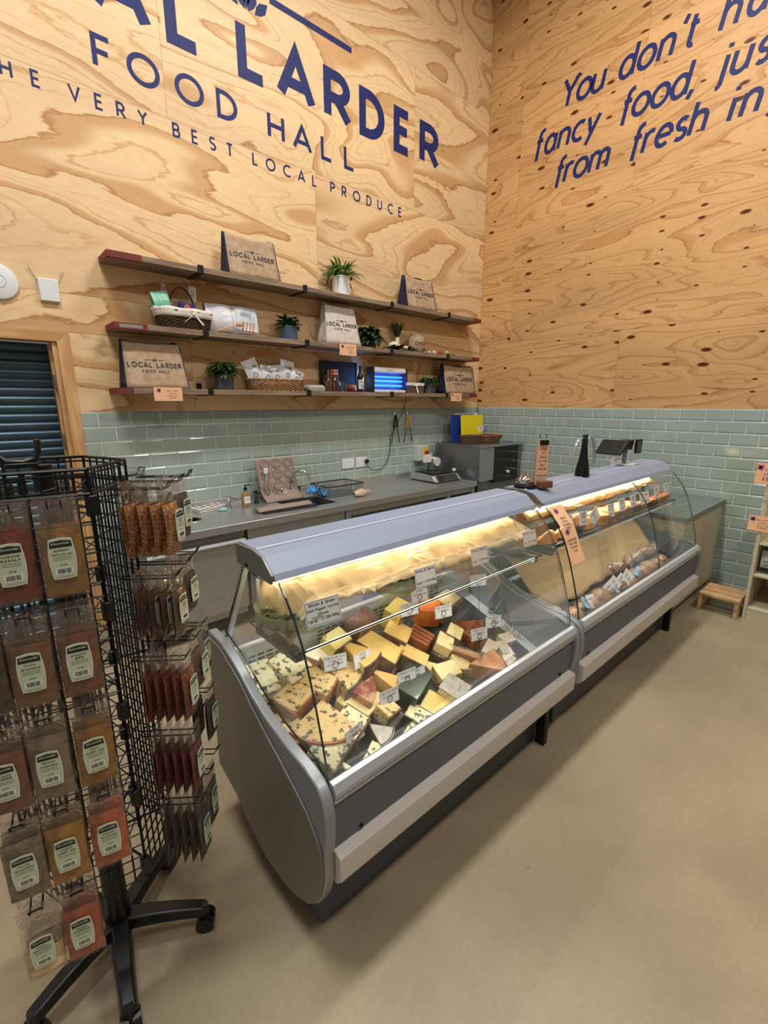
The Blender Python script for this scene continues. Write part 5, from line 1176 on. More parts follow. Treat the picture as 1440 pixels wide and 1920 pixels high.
C('foil topped pale block with dark edge at the front centre',-3.620,-2.675,.0,'block',(.09,.095,.075),18,hard_p,None,wrapm=None); MB().box(-.047,.047,-.046,.050,.0755,.079).build('foil_cap',foil,cheeses[-1],bevel=.001)
C('small rounded blue brie half, rear of the two at the front',-3.855,-2.712,.0,'wedge',(.075,100,.05),-20,blue_a,rind_gy)
C('small rounded blue brie half, front of the two by the rim',-3.935,-2.735,.0,'wedge',(.08,95,.055),-30,blue_a,rind_gy)
C('small grey foil wrapped wedge left of the brie halves',-4.000,-2.655,.0,'wedge',(.085,60,.06),-70,foil,rind_gy)
C('small tan flecked cheese block under a leaning white card',-3.925,-2.625,.045,'block',(.065,.06,.04),10,blue_b,rind_br,(1,),tilt=(0,6))
C('wrapped tan block supporting the small flecked cheese',-3.915,-2.620,.0,'block',(.09,.075,.042),14,rind_gy,None,wrapm=wrap)
C('large tan wrapped base block under the big golden slab',-3.83,-2.42,.0,'block',(.15,.17,.05),24,hard_y,rind_br,(1,),wrapm=None)
C('large pale base block under the yellow slabs',-3.66,-2.40,.0,'block',(.18,.17,.042),26,hard_p,rind_br,(1,),wrapm=None)
C('wrapped base block at the back left below the pale blue slabs',-4.185,-2.37,.0,'block',(.22,.17,.042),0,blue_b,rind_or,(1,),wrapm=None)
# wire card holders
cw=mat('holder_wire',(110,112,114),.25,1.0)
def holder(label,x,y,h,w_=.0,card=None,lines=(),yaw=0,lean=-8,group='white price cards standing among the cheeses',z=None,cwid=.088,chei=.056,name='price_card',pin=True,ringmark=True):
    zz=TZ(y) if z is None else z
    t=thing(name,label,'price card',(x,y,zz),0,group,rot=(math.radians(lean),0,math.radians(yaw)))
    if pin:
        mb=MB(); mb.tube([(0,0,0),(0,0,h)],.0013,5); 
        if ringmark: mb.tube([(math.cos(a)*.012,-.003,h+.012+math.sin(a)*.012) for a in [2*PI*k/14 for k in range(14)]],.0012,5,closed=True)
        mb.build('wire_pin',cw,t)
    f=lambda a,b,hh=0:(a,-.0010,b)
    z0=h-.008
    MB().box(-cwid/2,cwid/2,-.0006,.0006,z0,z0+chei).build('card',mat('card_white',(226,224,224),.6),t)
    mb=MB(); 
    ribbon(mb,[(-cwid*.47,z0+chei*.05),(cwid*.47,z0+chei*.05),(cwid*.47,z0+chei*.95),(-cwid*.47,z0+chei*.95),(-cwid*.47,z0+chei*.05)],.0009,f)
    for i,s in enumerate(lines):
        H=.0075 if i<len(lines)-1 else .0085; W=twidth(s,.25)*H; H=min(H,H*cwid*.85/W)
        text(mb,s,0,z0+chei*(.76-.2*i)-(.003 if i==len(lines)-1 else 0),H,H*.17,f,align='c')
    mb.build('print',mat('print_black',(30,30,34),.5),t); return t
CL=[('price card on a tall wire behind the red veined cheese',-4.04,-2.50,.17,('SHROPSHIRE BLUE','COWS MILK','£2.40/100G'),12),
('price card turned right in front of the golden wedge',-3.925,-2.535,.17,('COMTE','FRANCE','£3.10/100G'),34),
('price card in front of the bright yellow block',-3.61,-2.46,.215,('MATURE CHEDDAR','COWS MILK','£1.95/100G'),16),
('price card in front of the tall white cheese',-3.445,-2.505,.185,('RED LEICESTER','£1.90/100G'),14),
('price card high on a bare wire near the right side glass',-3.160,-2.475,.235,('BUFFALO MILK','£2.85/100G'),4),
('price card tilted back beside the wire holders',-3.155,-2.56,.085,('APPLEWOOD','SMOKED','£2.10/100G'),8),
('price card standing over the white wrapped parcels',-3.305,-2.59,.095,('GOATS LOG','£2.95/100G'),10),
('price card in front of the green waxed block',-3.795,-2.625,.115,('CORNISH YARG','£2.65/100G'),22),
('narrow price card just right of the green waxed block card',-3.74,-2.63,.105,('YARG','£2.65'),30),
('price card leaning over the small flecked cheese',-3.905,-2.645,.10,('COLSTON BLUE','£2.20/100G'),26),
('leaning curled price card at the front left',-4.095,-2.685,.085,('STILTON','£1.85/100G'),40),
('half hidden price card behind the bright orange block',-3.475,-2.385,.19,('DOUBLE','GLOUCESTER'),14)]
for lb,x,y,h,ln,yw in CL: holder(lb,x,y,h,lines=ln,yaw=yw-30,lean=-10)
# spare coil holders
for i,(x,y,yw) in enumerate(((-3.005,-2.545,20),(-3.065,-2.56,-20),(-3.02,-2.60,60),(-2.995,-2.42,90),(-4.105,-2.765,10),(-3.555,-2.735,30))):
    t=thing('coil_holder',('spare chrome coil card holder, left of those lying on white','spare coil holder nearest the white parcels','spare chrome coil card holder closest to the front rim at right','spare coil holder at the back of the white tray area','small coil card holder in front of the cream blue wedge','small coil card holder by the front rim at the centre')[i],'card holder',(x,y,TZ(y)+(.002 if i in(3,) else .008)),group=None,rot=(TILT,0,math.radians(yw)))
    pts=[(.022*math.cos(k*.6)*(1-k*.008),-.03+k*.0016,.022+.022*math.sin(k*.6)*(1-k*.008)) for k in range(40)] if i<3 else [(.012*math.cos(k*.6),-.02+k*.001,.013+.012*math.sin(k*.6)) for k in range(36)]
    MB().tube(pts,.0014 if i<3 else .0011,5).build('coil',cw,t)
# ------------------------------------------------------------ bowls and paper on the glass shelf
bowlg=film('bowl_glass',(.94,.96,.93),.12,.6,.06,bump=.5,bscale=60,milk=.28,milkcol=(176,186,140))
BW=[(-4.215,.088,.132,'Olives & Green','Chilli Pepper stuffed','Olives','£1.50/100g',(96,100,44),'nearest, at the left end','olives'),
(-3.80,.085,.115,'Olives & Garlic','in herb oil','','£1.50/100g',(120,116,56),'second from the left','olives'),
(-3.44,.085,.115,'Feta & Olives','marinated','','£1.60/100g',(150,134,84),'third from the left','olives'),
(-3.06,.088,.122,'Sun dried Tomatoes','with garlic','','£1.70/100g',(150,120,70),'furthest, at the right end','antipasti')]
for i,(x,rx,r,l1,l2,l3,pr_,c,pos,kind) in enumerate(BW):
    t=thing('glass_bowl','cut glass bowl of deli %s under the brown paper, %s'%(kind,pos),'bowl',(x,-2.535,.9315),group=None)
    MB().lathe([(r*.42,.0),(r*.46,.003),(r*.72,.022),(r*.93,.05),(r,.085),(r*.99,.088),(r*.97,.085),(r*.9,.052),(r*.68,.026),(.001,.01)],32,cap=False).build('bowl',bowlg,t,smooth=60)
    rr=random.Random(i); mb=MB(); pr=r*.84
    for k in range(90):
        a=rr.uniform(0,2*PI); q=math.sqrt(rr.random())*pr; hh=.03+.035*(1-(q/pr)**2*.3)+rr.uniform(0,.03); q=min(q,pr*(.45+.55*min(1,(hh-.015)/.05)))
        mb.ball((q*math.cos(a),q*math.sin(a),hh),.0105,6,(1.2,.9,.9))
    o=mb.build('olives',mat('olive%d'%i,c,.25,coat=.5,noise_=(tuple(int(v*.6) for v in c),20,.4,.6)),t,smooth=180); o['kind']='stuff'
for i,(x,z,lines,lb) in enumerate(((-4.205,1.012,('Olives & Green','Chilli Pepper stuffed','Olives','vg/gf  £1.50/100g'),'large card reading olives on the nearest bowl'),(-3.765,1.012,('Olives & Garlic','vg/gf  £1.50/100g'),'card on the second bowl'),(-3.45,1.018,('Feta & Olives','v/gf  £1.60/100g'),'card on the third bowl'),(-3.08,1.018,('Sun Dried Tomatoes','vg  £1.70/100g'),'card on the furthest bowl'))):
    t=thing('price_card',lb+' in the cheese case','price card',(x,-2.668-.004,z-.022),rot=(math.radians(-14),0,math.radians(-4)),group=None)
    W=.118 if i==0 else .10; Hh=.078 if i==0 else .07
    MB().box(-W/2,W/2,-.0006,.0006,0,Hh).build('card',mat('card_white',(226,224,224),.6),t)
    f=lambda a,b,hh=0:(a,-.0010,b); mb=MB()
    ribbon(mb,[(-W*.47,Hh*.05),(W*.47,Hh*.05),(W*.47,Hh*.95),(-W*.47,Hh*.95),(-W*.47,Hh*.05)],.0009,f)
    n=len(lines)
    for k,s in enumerate(lines):
        H=.0095; w0=twidth(s,.25)*H; H=min(H,H*W*.84/w0); text(mb,s,0,Hh*(.78-.58*k/max(1,n-1)),H,H*.2,f,align='c')
    mb.build('print',mat('print_black',(30,30,34),.5),t)
paper=mat('parchment_paper',(222,194,146),.75,bump=.2,bscale=12,sss=0)
def paper_sheet(label,x0,x1,curve,seed,amp=.010,nu=90,nv=14,edge=.012,name='parchment_sheet',m=None,fall=0):
    t=thing(name,label,'paper',((x0+x1)/2,curve[0][0],curve[-1][1]))
    ox=(x0+x1)/2; oy=curve[0][0]; oz=curve[-1][1]
    def P(u,v):
        s=v*(len(curve)-1); i=min(int(s),len(curve)-2); f=s-i; f=f*f*(3-2*f)*.4+f*.6
        y=curve[i][0]*(1-f)+curve[i+1][0]*f; z=curve[i][1]*(1-f)+curve[i+1][1]*f
        x=x0+(x1-x0)*u
        if fall and u<fall: k_=(1-u/fall)**2; z-=.11*k_; y+=.02*k_
        n1=noise.noise(Vector((x*3.2+seed,v*2.2,seed))); n2=abs(noise.noise(Vector((x*7+seed+v*3,v*3.4,2*seed))))*1.2+.6*abs(noise.noise(Vector((x*17+seed-v*6,v*9+x*5,3*seed)))); n3=noise.noise(Vector((x*2.2,seed,9.1)))
        edgef=(v**3)
        return (x-ox, y+n1*amp*.8-oy+n2*amp*.5, z+n1*amp+n2*amp*.9+n3*edge*edgef*1.6-oz+ (n3*edge*1.2 if v<.05 else 0))
    rq=random.Random(int(seed*10)); mb=MB(); mb.grid(P,nu,nv)
    for v in mb.v: v.x+=rq.uniform(-.004,.004); v.y+=rq.uniform(-.003,.003); v.z+=rq.uniform(-.0035,.0035)
    mb.f=[q for a,b,c,d in mb.f for q in (((a,b,c),(a,c,d)) if rq.random()<.5 else ((a,b,d),(b,c,d)))]; mb.mi=[0]*len(mb.f)
    o=mb.build('sheet',m or paper,t,smooth=16,solid=.0008,sub=0); return t
paper_sheet('crumpled parchment sheet laid over the bowls in the cheese case',-4.30,-3.02,[(-2.41,1.085),(-2.44,1.105),(-2.50,1.095),(-2.57,1.075),(-2.635,1.052),(-2.655,1.032)],1.7,amp=.013,edge=.02,fall=.07,nu=64,nv=9)
t=thing('deli_container','clear tub lid lying on the glass shelf near the third bowl','lid',(-3.62,-2.60,.9315)); MB().box(-.06,.06,-.04,.04,.0005,.02).build('lid',film('jar_glass'),t,bevel=.004)
# ------------------------------------------------------------ further case: pastries
meshd=mat('dark_tray',(60,62,64),.35,.6,bump=.5,bscale=120)
t=thing('baking_tray','dark tray running along the upper shelf under the pastries','tray',(-2.0,-2.54,.932)); mb=MB(); mb.box(-.86,.86,-.135,.125,.0005,.006); mb.box(-.86,.86,-.137,-.131,.0005,.022); mb.build('tray',meshd,t,bevel=.002)
past=mat('pastry_gold',(226,160,84),.5,noise_=((180,108,48),24,.4,.62),bump=.4,bscale=50); past_d=mat('pastry_dark',(164,96,50),.5,noise_=((116,60,30),24,.4,.62),bump=.4,bscale=50); past_l=mat('pastry_light',(238,196,128),.5,noise_=((196,136,72),24,.4,.62),bump=.4,bscale=50)
def pasty(label,x,y,z,kind,s,yaw,m,group,nm='pasty'):
    t=thing(nm,label,'pastry',(x,y,z),math.radians(yaw),group)
    if kind=='half':
        mb=MB(); mb.grid(lambda u,v:((u-.5)*s*2*(1), -s*.55*math.sin(PI*u)*v+s*.2, s*.42*math.sin(PI*u)*math.sin(PI*min(1,v*.93+.07))+.004),14,8); mb.grid(lambda u,v:((.5-u)*s*2, -s*.55*math.sin(PI*u)*v+s*.2,.002),14,2); mb.build('crust',m,t,smooth=180)
        MB().tube([((k/14-.5)*s*2,s*.22,.006+.006*(k%2)+s*.1*math.sin(PI*k/14)) for k in range(15)],.007,6).build('crimp',past_d,t,smooth=180)
    elif kind=='pie':
        MB().lathe([(s*.78,.001),(s*.9,s*.6),(s*.98,s*.66),(s*.9,s*.74),(s*.5,s*.82),(.001,s*.86)],20).build('crust',m,t,smooth=60)
        MB().lathe([(s*.88,0),(s*1.0,.004),(s*.92,.012),(s*.84,.006)],20,(0,0,s*.64)).build('crimp',past_d,t,smooth=60)
    elif kind=='roll':
        mb=MB(); mb.tube([(-s,0,s*.42),(-s*.5,0,s*.46),(s*.5,0,s*.46),(s,0,s*.42)],s*.45,12,taper=[.75,1,1,.75]); mb.build('crust',m,t,smooth=180)
        mb=MB()
        for k in range(5): mb.tube([(-s*.7+k*s*.33,-s*.3,s*.8),(-s*.6+k*s*.33,s*.2,s*.9)],.003,5)
        mb.build('score_marks',past_d,t)
    return t
zt=.9385
order=[('half',.095,-2.78,past),('half',.09,-2.63,past_l),('roll',.075,-2.50,past_d),('half',.095,-2.36,past),('pie',.055,-2.23,past_l),('pie',.058,-2.11,past),('pie',.055,-1.99,past_l),('pie',.056,-1.87,past),('pie',.050,-1.76,past_d)]
ords=('first','second','third','fourth','fifth','sixth','seventh','eighth','ninth')
for i,(k,s,x,m) in enumerate(order): pasty('%s of the large golden pastries on the upper shelf counting from the left'%ords[i],x,-2.59,zt,k,s*1.4,8,m,'large pastries on the upper shelf','pasty' if k=='half' else ('sausage_roll' if k=='roll' else 'pie'))
for i in range(8): pasty('small round pork pie on the upper shelf, %s along the right hand row'%ords[i],-1.655+i*.078,-2.60,zt,'pie',.040,0,past if i%2 else past_d,'small pies at the right of the upper shelf','pork_pie')
CX=[(-2.70,1.035,-6),(-2.545,1.03,4),(-2.39,1.025,-28),(-2.20,1.02,4),(-2.045,1.03,0),(-1.88,1.03,0),(-1.735,1.03,6),(-1.655,1.02,-4),(-1.48,1.035,0),(-1.30,1.04,0)]
nmz=('CORNISH PASTY','CHEESE & ONION','STEAK & ALE','SAUSAGE ROLL','CHICKEN PIE','PORK PIE','VEG PASTY','QUICHE','MINI PIE','SCOTCH EGG')
rows_=('leftmost','second from left','diamond tilted third','fourth','fifth','sixth','seventh','eighth','ninth','last, rightmost')
for i,(x,z,rl) in enumerate(CX):
    t=thing('price_card','white pastry price card on the upper shelf of the further case, %s'%rows_[i],'price card',(x,-2.662,z-.035),rot=(math.radians(-12),math.radians(rl),0),group='pastry price cards in the further case')
    MB().box(-.043,.043,-.0006,.0006,0,.075).build('card',mat('card_white',(226,224,224),.6),t); f=lambda a,b,hh=0:(a,-.001,b); mb=MB()
    for k,s in enumerate(nmz[i].split(' & ') if '&' in nmz[i] else nmz[i].split(' ')):
        H=.011; H=min(H,H*.074/(twidth(s,.25)*H)); text(mb,s,0,.055-k*.016,H,H*.18,f,align='c')
    text(mb,'£2.%d0'%(i%9+1),0,.012,.011,.002,f,align='c'); mb.build('print',mat('print_black',(30,30,34),.5),t)
paper2=mat('parchment_lower',(190,160,114),.8,bump=.3,bscale=10)
paper_sheet('crumpled parchment draped behind the pastries on the upper shelf of the further case',-2.86,-1.13,[(-2.402,.96),(-2.402,1.06),(-2.42,1.11),(-2.48,1.085),(-2.525,1.035)],4.1,amp=.013,edge=.012,nu=70,nv=8)
paper_sheet('large parchment sheet draped over the lower deck of the further case',-2.86,-1.30,[(-2.30,.80),(-2.34,.845),(-2.42,.80),(-2.52,.72),(-2.60,.62),(-2.64,.58)],7.3,amp=.02,edge=.03,m=paper2,nu=46,nv=10)
# lower deck: pies, rolls, wrapped goods
t=thing('riser_tray','dark raised tray under the wrapped pastries on the lower deck','tray',(-1.99,-2.68,TZ(-2.68)),rot=(TILT,0,0))
MB().box(-.86,.83,-.135,.13,.004,.078).build('tray',meshd,t,bevel=.003)
rr=random.Random(12)
lowm=mat('wrapped_pastry',(172,120,76),.35,coat=.4,noise_=((96,60,36),18,.4,.6),bump=.4,bscale=40); lowl=mat('wrapped_pastry_light',(196,150,100),.35,coat=.4,noise_=((150,104,64),18,.4,.6),bump=.4,bscale=40)
pos=[(-2.70,-2.735),(-2.58,-2.72),(-2.47,-2.735),(-2.36,-2.725),(-2.25,-2.735),(-2.13,-2.725),(-2.00,-2.735),(-1.88,-2.725),(-1.76,-2.735),(-1.64,-2.725),(-1.52,-2.735),(-1.40,-2.725)]
tw_=('first','second','third','fourth','fifth','sixth','seventh','eighth','ninth','tenth','eleventh','twelfth')
for i,(x,y) in enumerate(pos):
    t=thing('wrapped_pastry','%s wrapped pastry from the left along the front of the lower deck'%tw_[i],'pastry',(x,y+.02,TZ(y)+.085),rot=(TILT,0,rr.uniform(-.5,.5)),group='wrapped pastries on the lower deck')
    s=rr.uniform(.055,.066); MB().ball((0,0,s*.62),s,12,(1.15,.85,.62)).build('crust',lowm if i%3 else lowl,t,smooth=180)
    MB().ball((0,0,s*.64),s*1.05,12,(1.17,.87,.64)).build('cling_film',wrap,t,smooth=180)
    if i in (1,4,7): MB().box(-s*.9,s*.9,-.012,.012,s*1.22,s*1.25).build('blue_band',mat('band_blue',(120,170,206),.6),t,rot=(0,0,.6))
for i,(x,y) in enumerate(((-2.775,-2.66),(-2.80,-2.745))):
    t=thing('pale_lettuce_bun',('pale green wrapped bun at the left of the lower deck','smaller pale green wrapped bun below the other one')[i],'bun',(x,y,TZ(y)+.085)); MB().ball((0,0,.03),.038,12,(1,1,.8)).build('bun',mat('bun_green',(206,204,120),.5,noise_=((176,180,90),20,.4,.6)),t,smooth=180)
for i,(x,h,yw) in enumerate(((-2.52,.0,10),(-2.28,.01,-14),(-2.22,.02,-30),(-2.12,.01,-20),(-2.03,.015,-30))):
    t=thing('price_card','leaning white price card on the wrapped pastries, %s from the left'%ords[i],'price card',(x,-2.755,TZ(-2.755)+.125+h),rot=(math.radians(-35),math.radians(yw),0),group='price cards on the lower deck pastries')
    MB().box(-.05,.05,-.0006,.0006,0,.075).build('card',mat('card_white',(226,224,224),.6),t); mb=MB(); f=lambda a,b,hh=0:(a,-.001,b)
    text(mb,('SAMOSA','BHAJI','SCONE','PORK PIE','QUICHE')[i],0,.045,.011,.002,f,align='c'); text(mb,'£1.%d0'%(i+2),0,.02,.012,.002,f,align='c'); mb.build('print',mat('print_black',(30,30,34),.5),t)
for i in range(5):
    x=-1.95+i*.16; t=thing('bread_bag','clear bag of brown rolls on the lower deck, %s from the left'%ords[i],'bread bag',(x,-2.615,TZ(-2.615)+.095),rot=(TILT,0,rr.uniform(-.4,.4)),group='bags of rolls on the lower deck')
    mb=MB()
    for k in range(3): mb.ball((-.04+.04*k,0,.03),.03,10,(1,1.1,.9))
    mb.build('rolls',past_d if i%2 else lowm,t,smooth=180)
    mb=MB(); mb.grid(lambda u,v:((u-.5)*.16,math.cos(2*PI*v)*.045*(1-.6*abs(2*u-1)**3),.036+math.sin(2*PI*v)*.036*(1-.6*abs(2*u-1)**3)),12,14); mb.build('cling_film',wrap,t,smooth=180)
# peach stickers down the joint between the cases
gi_=0
for lb,i0,i1,lines in (('upper peach notice stuck on the curved front glass edge',.05,1.95,('FRESH','LOCAL','PASTRIES','£2.50')),('lower peach notice stuck on the curved front glass edge',2.0,4.25,('HOMEMADE','PIES AND','PASTIES','£3.50'))):
    def gp(s):
        i=min(int(s),len(GL)-2); f=s-i; return (GL[i][0]*(1-f)+GL[i+1][0]*f, GL[i][1]*(1-f)+GL[i+1][1]*f)
    ya,za=gp(i0); yb,zb=gp(i1); L=math.hypot(yb-ya,zb-za); an=math.atan2(-(yb-ya),(za-zb))
    t=thing('glass_notice',lb,'notice',(-2.815,(ya+yb)/2-.008,(za+zb)/2),rot=(-an,0,0))
    MB().box(-.062,.062,-.001,.0,-L/2,L/2).build('card',peach,t)
    f=lambda a,b,hh=0:(a,-.0016,b); mb=MB()
    for k in range(9):
        a=2*PI*k/9; ribbon(mb,[(-.02,L/2-.028),(-.02+math.cos(a)*.02,L/2-.028+math.sin(a)*.016)],.006,f)
    mb.build('burst_mark',purple,t); mb=MB()
    for k,s in enumerate(lines): text(mb,s,.0,L/2-.075-k*.018,.012,.0022,f,align='c')
    mb.build('print',cardink,t)
# ------------------------------------------------------------ things on top of the further case
CT=1.2105
t=thing('call_bell','chrome call bell on a black base','bell',(-2.835,-2.47,CT)); MB().lathe([(.052,.0),(.054,.004),(.054,.012),(.046,.016)],28).build('base',blackm,t,smooth=40); MB().lathe([(.044,.018),(.046,.024),(.040,.042),(.026,.056),(.008,.062),(.0001,.063)],28).build('dome',chrome,t,smooth=60); MB().tube([(0,0,.062),(0,0,.076)],.005,8).build('plunger',chrome,t,smooth=60)
t=thing('sign_stand','peach clipboard sign standing in a brown wooden base','sign',(-2.755,-2.50,CT),math.radians(-28)); woodb=mat('walnut_base',(120,78,58),.5)
MB().box(-.035,.035,-.075,-.035,.0,.035).box(-.035,.035,-.012,.075,.0,.035).box(-.035,.035,-.0351,-.0119,.0,.012).build('base',woodb,t,bevel=.002)
MB().box(-.032,.032,-.022,-.016,.012,.24).build('board',mat('board_beige',(206,190,166),.6),t,rot=(math.radians(0),0,0)); MB().box(-.031,.031,-.0245,-.0235,.06,.225).build('card',peach,t)
MB().box(-.022,.022,-.034,-.012,.212,.235).tube([(-.014,-.02,.235),(-.02,-.01,.262)],.002,5).tube([(.014,-.02,.235),(.02,-.01,.262)],.002,5).build('bulldog_clip',blackm,t)
mb=MB(); f=lambda a,b,hh=0:(a,-.0249,b)
for k,s in enumerate(('LOOK','AT','GOLD','IN THE','DELI','FRIDGE')): text(mb,s,0,.185-k*.02,.011,.002,f,align='c')
mb.build('print',cardink,t); 
MB().box(-.020,.026,.02,.022,.035,.19).build('loose_card',mat('card_pink',(206,176,166),.6),t)
t=thing('fly_fan','black cone shaped fly fan with clear drooping blades','fan',(-2.255,-2.49,CT)); MB().lathe([(.040,.0),(.041,.006),(.036,.045),(.025,.10),(.017,.16),(.014,.235),(.012,.238),(.0001,.239)],28).build('body',blackm,t,smooth=40)
for s in (-1,1): 
    mb=MB(); n=12; mb.grid(lambda u,v:(s*(.02+.125*math.sin(u*1.45)),(v-.5)*.018,.215+.02*math.sin(u*PI)-.17*(u**2.2)),n,1); mb.build('blade',film('clear_blade',(.9,.92,.95),.25,.8,.15,milk=.25,milkcol=(200,206,214)),t,solid=.001,smooth=180)
t=thing('till_display','black tilted till screen with small customer display','till',(-1.545,-2.44,CT),math.radians(-8)); 
MB().box(-.07,.09,-.06,.06,.0,.006).build('base_plate',mat('plate_white',(206,208,212),.4),t,bevel=.002); MB().tube([(.01,0,.006),(.01,0,.07),(.02,0,.13)],.014,10).build('stem',mat('stem_grey',(130,134,140),.4,.5),t,smooth=60)
MB().hexa([(-.15,-.05,.075),(-.135,-.055,.07),(-.135,.13,.07),(-.15,.13,.075),(-.055,-.05,.17),(-.03,-.05,.155),(-.03,.13,.155),(-.055,.13,.17)]).build('screen_housing',blackm,t,bevel=.006)
MB().hexa([(-.06,-.03,.12),(.04,-.03,.10),(.04,.03,.10),(-.06,.03,.12),(-.05,-.03,.168),(.06,-.03,.165),(.06,.03,.165),(-.05,.03,.168)]).build('hinge_block',blackm,t,bevel=.004)
MB().box(.055,.13,-.05,-.035,.075,.17).build('customer_display',blackm,t,bevel=.004); MB().box(.062,.123,-.052,-.0505,.085,.16).build('screen',mat('screen_dark',(52,56,60),.12),t)
t=thing('plastic_stand','clear plastic leaflet stand with white paper left of the till','stand',(-1.70,-2.44,CT)); MB().box(-.05,.05,-.001,.001,.0,.06).build('sheet',mat('card_white',(226,224,224),.6),t)
# ------------------------------------------------------------ spice spinner rack
RC=Vector((-4.79,-2.375)); wire=mat('rack_black_wire',(20,20,22),.4,.2); plastic=mat('rack_black_plastic',(18,18,20),.35)
rack=thing('spinner_rack','black wire spinner rack on a five armed castor base full of spice bags','display rack',(RC.x,RC.y,0)); ro=(RC.x,RC.y,0)
AP=.150
def nrm(deg): a=math.radians(deg); return Vector((math.cos(a),math.sin(a)))
NF=-98; NR=-38     # outward directions of the front and the right face
faces=[NF+60*k for k in range(6)]
side=2*AP*math.tan(math.radians(30))
ZB,ZT=.36,1.487
for k,fa in enumerate(faces):
    n=nrm(fa); tv=Vector((-n.y,n.x)); c=RC+n*AP; mb=MB()
    for i in range(7):
        s=(i/6-.5)*side; p=c+tv*s; mb.tube([(p.x,p.y,ZB),(p.x,p.y,ZT)],.0024 if 0<i<6 else .0034,4)
    z=ZB
    while z<ZT+.001:
        a=c-tv*side/2; b=c+tv*side/2; mb.tube([(a.x,a.y,z),(b.x,b.y,z)],.0023,4); z+=.036
    for z in (ZT,ZT-.055): a=c-tv*side/2; b=c+tv*side/2; mb.tube([(a.x,a.y,z),(b.x,b.y,z)],.0042,5)
    mb.build('wire_panel',wire,rack,ro)
for k in range(6):   # clips and corner blocks
    a=math.radians(faces[k]+30); r=AP/math.cos(math.radians(30)); p=RC+Vector((math.cos(a),math.sin(a)))*r
    for z in (1.405,1.15,.88,.62,.40): MB().box(-.011,.011,-.010,.010,-.024,.024).build('clip',plastic,rack,None,bevel=.003,loc=(p.x-RC.x,p.y-RC.y,z),rot=(0,0,a))
MB().tube([(RC.x,RC.y,.10),(RC.x,RC.y,1.487)],.021,14).build('pole',plastic,rack,ro,smooth=40)
MB().lathe([(.034,.07),(.036,.10),(.031,.16),(.030,.34),(.0225,.35)],20,(RC.x,RC.y,0)).build('base_tube',plastic,rack,ro,smooth=40)
for z in (.42,.95,1.40):
    mb=MB()
    for k in range(6):
        a=math.radians(faces[k]+30); r=AP/math.cos(math.radians(30))-.004; mb.tube([(RC.x,RC.y,z),(RC.x+math.cos(a)*r,RC.y+math.sin(a)*r,z)],.0035,5)
    mb.build('spoke_frame',wire,rack,ro)
# base star
angs=[-31,41,113,185,257]
angs=[-30,42,112,-158,-98]
for i,a in enumerate(angs):
    ra=math.radians(a); d=Vector((math.cos(ra),math.sin(ra))); sd=Vector((-d.y,d.x)); R_=.235
    mb=MB(); N_=10; vs=[]
    for k in range(N_+1):
        s=k/N_; q=RC+d*(.015+s*R_); w_=.028*(1-s)+.019*s+.003; zt=.118+.006*math.sin(s*PI)-.030*s; zb=zt-.035+.006*s
        vs+=[(q.x-sd.x*w_,q.y-sd.y*w_,zb),(q.x+sd.x*w_,q.y+sd.y*w_,zb),(q.x+sd.x*w_*.75,q.y+sd.y*w_*.75,zt),(q.x-sd.x*w_*.75,q.y-sd.y*w_*.75,zt)]
    fs=[(3,2,1,0),(4*N_,4*N_+1,4*N_+2,4*N_+3)]
    for k in range(N_):
        for j in range(4): fs.append((4*k+j,4*k+(j+1)%4,4*k+4+(j+1)%4,4*k+4+j))
    mb.add(vs,fs); arm=mb.build('base_arm',plastic,rack,ro,bevel=.005,seg=3)
    q=RC+d*(.015+R_-.006); mb=MB()
    for s in (-1,1):
        c_=q+sd*s*.014; n=16
        mb.tube([(c_.x-sd.x*.010,c_.y-sd.y*.010,.027),(c_.x+sd.x*.010,c_.y+sd.y*.010,.027)],.027,16)
    mb.tube([(q.x,q.y,.03),(q.x,q.y,.09)],.012,10)
    mb.build('castor',plastic,arm,ro,smooth=40)
# header holder on top
mb=MB(); p0=RC+Vector((-.02,-.02))
def HP(x,y,z): return (p0.x+x,p0.y+y,z)
pts=[HP(-.064,0,.0+1.545),HP(-.060,0,1.515),HP(-.045,-.004,1.500),HP(-.015,-.006,1.497),HP(.008,-.004,1.503),HP(.016,0,1.520),HP(.018,0,1.548)]
mb.tube(pts,.0075,8); mb.box(p0.x-.05,p0.x+.012,p0.y-.018,p0.y+.018,1.486,1.497)
mb.build('header_holder',plastic,rack,ro,bevel=.002)
# hooks
ROWS=[1.435,1.212,.988,.765,.542]
def face_hook(normal_deg,tip,z,L=.145,tag_=True):
    n=nrm(normal_deg); tv=Vector((-n.y,n.x)); r0=Vector(tip)-n*L; mb=MB(); hw=.011
    pts=[]
    for s in (-1,1):
        a=r0+tv*s*hw; b=Vector(tip)+tv*s*hw
        seq=[(a.x,a.y,z-.004),(b.x-n.x*.012,b.y-n.y*.012,z-.004),(b.x,b.y,z+.014)]
        pts.append(seq)
    mb.tube(pts[0]+pts[1][::-1],.0021,5)
    return mb.build('hook',wire,rack,ro)
FT=[Vector((-4.808,-2.672)),Vector((-4.886,-2.655)),Vector((-4.960,-2.640))]
RT=[Vector((-4.566,-2.580)),Vector((-4.508,-2.492)),Vector((-4.462,-2.422))]
for z in ROWS:
    for p in FT: face_hook(-98,p,z)
    for p in RT: face_hook(-38,p,z)
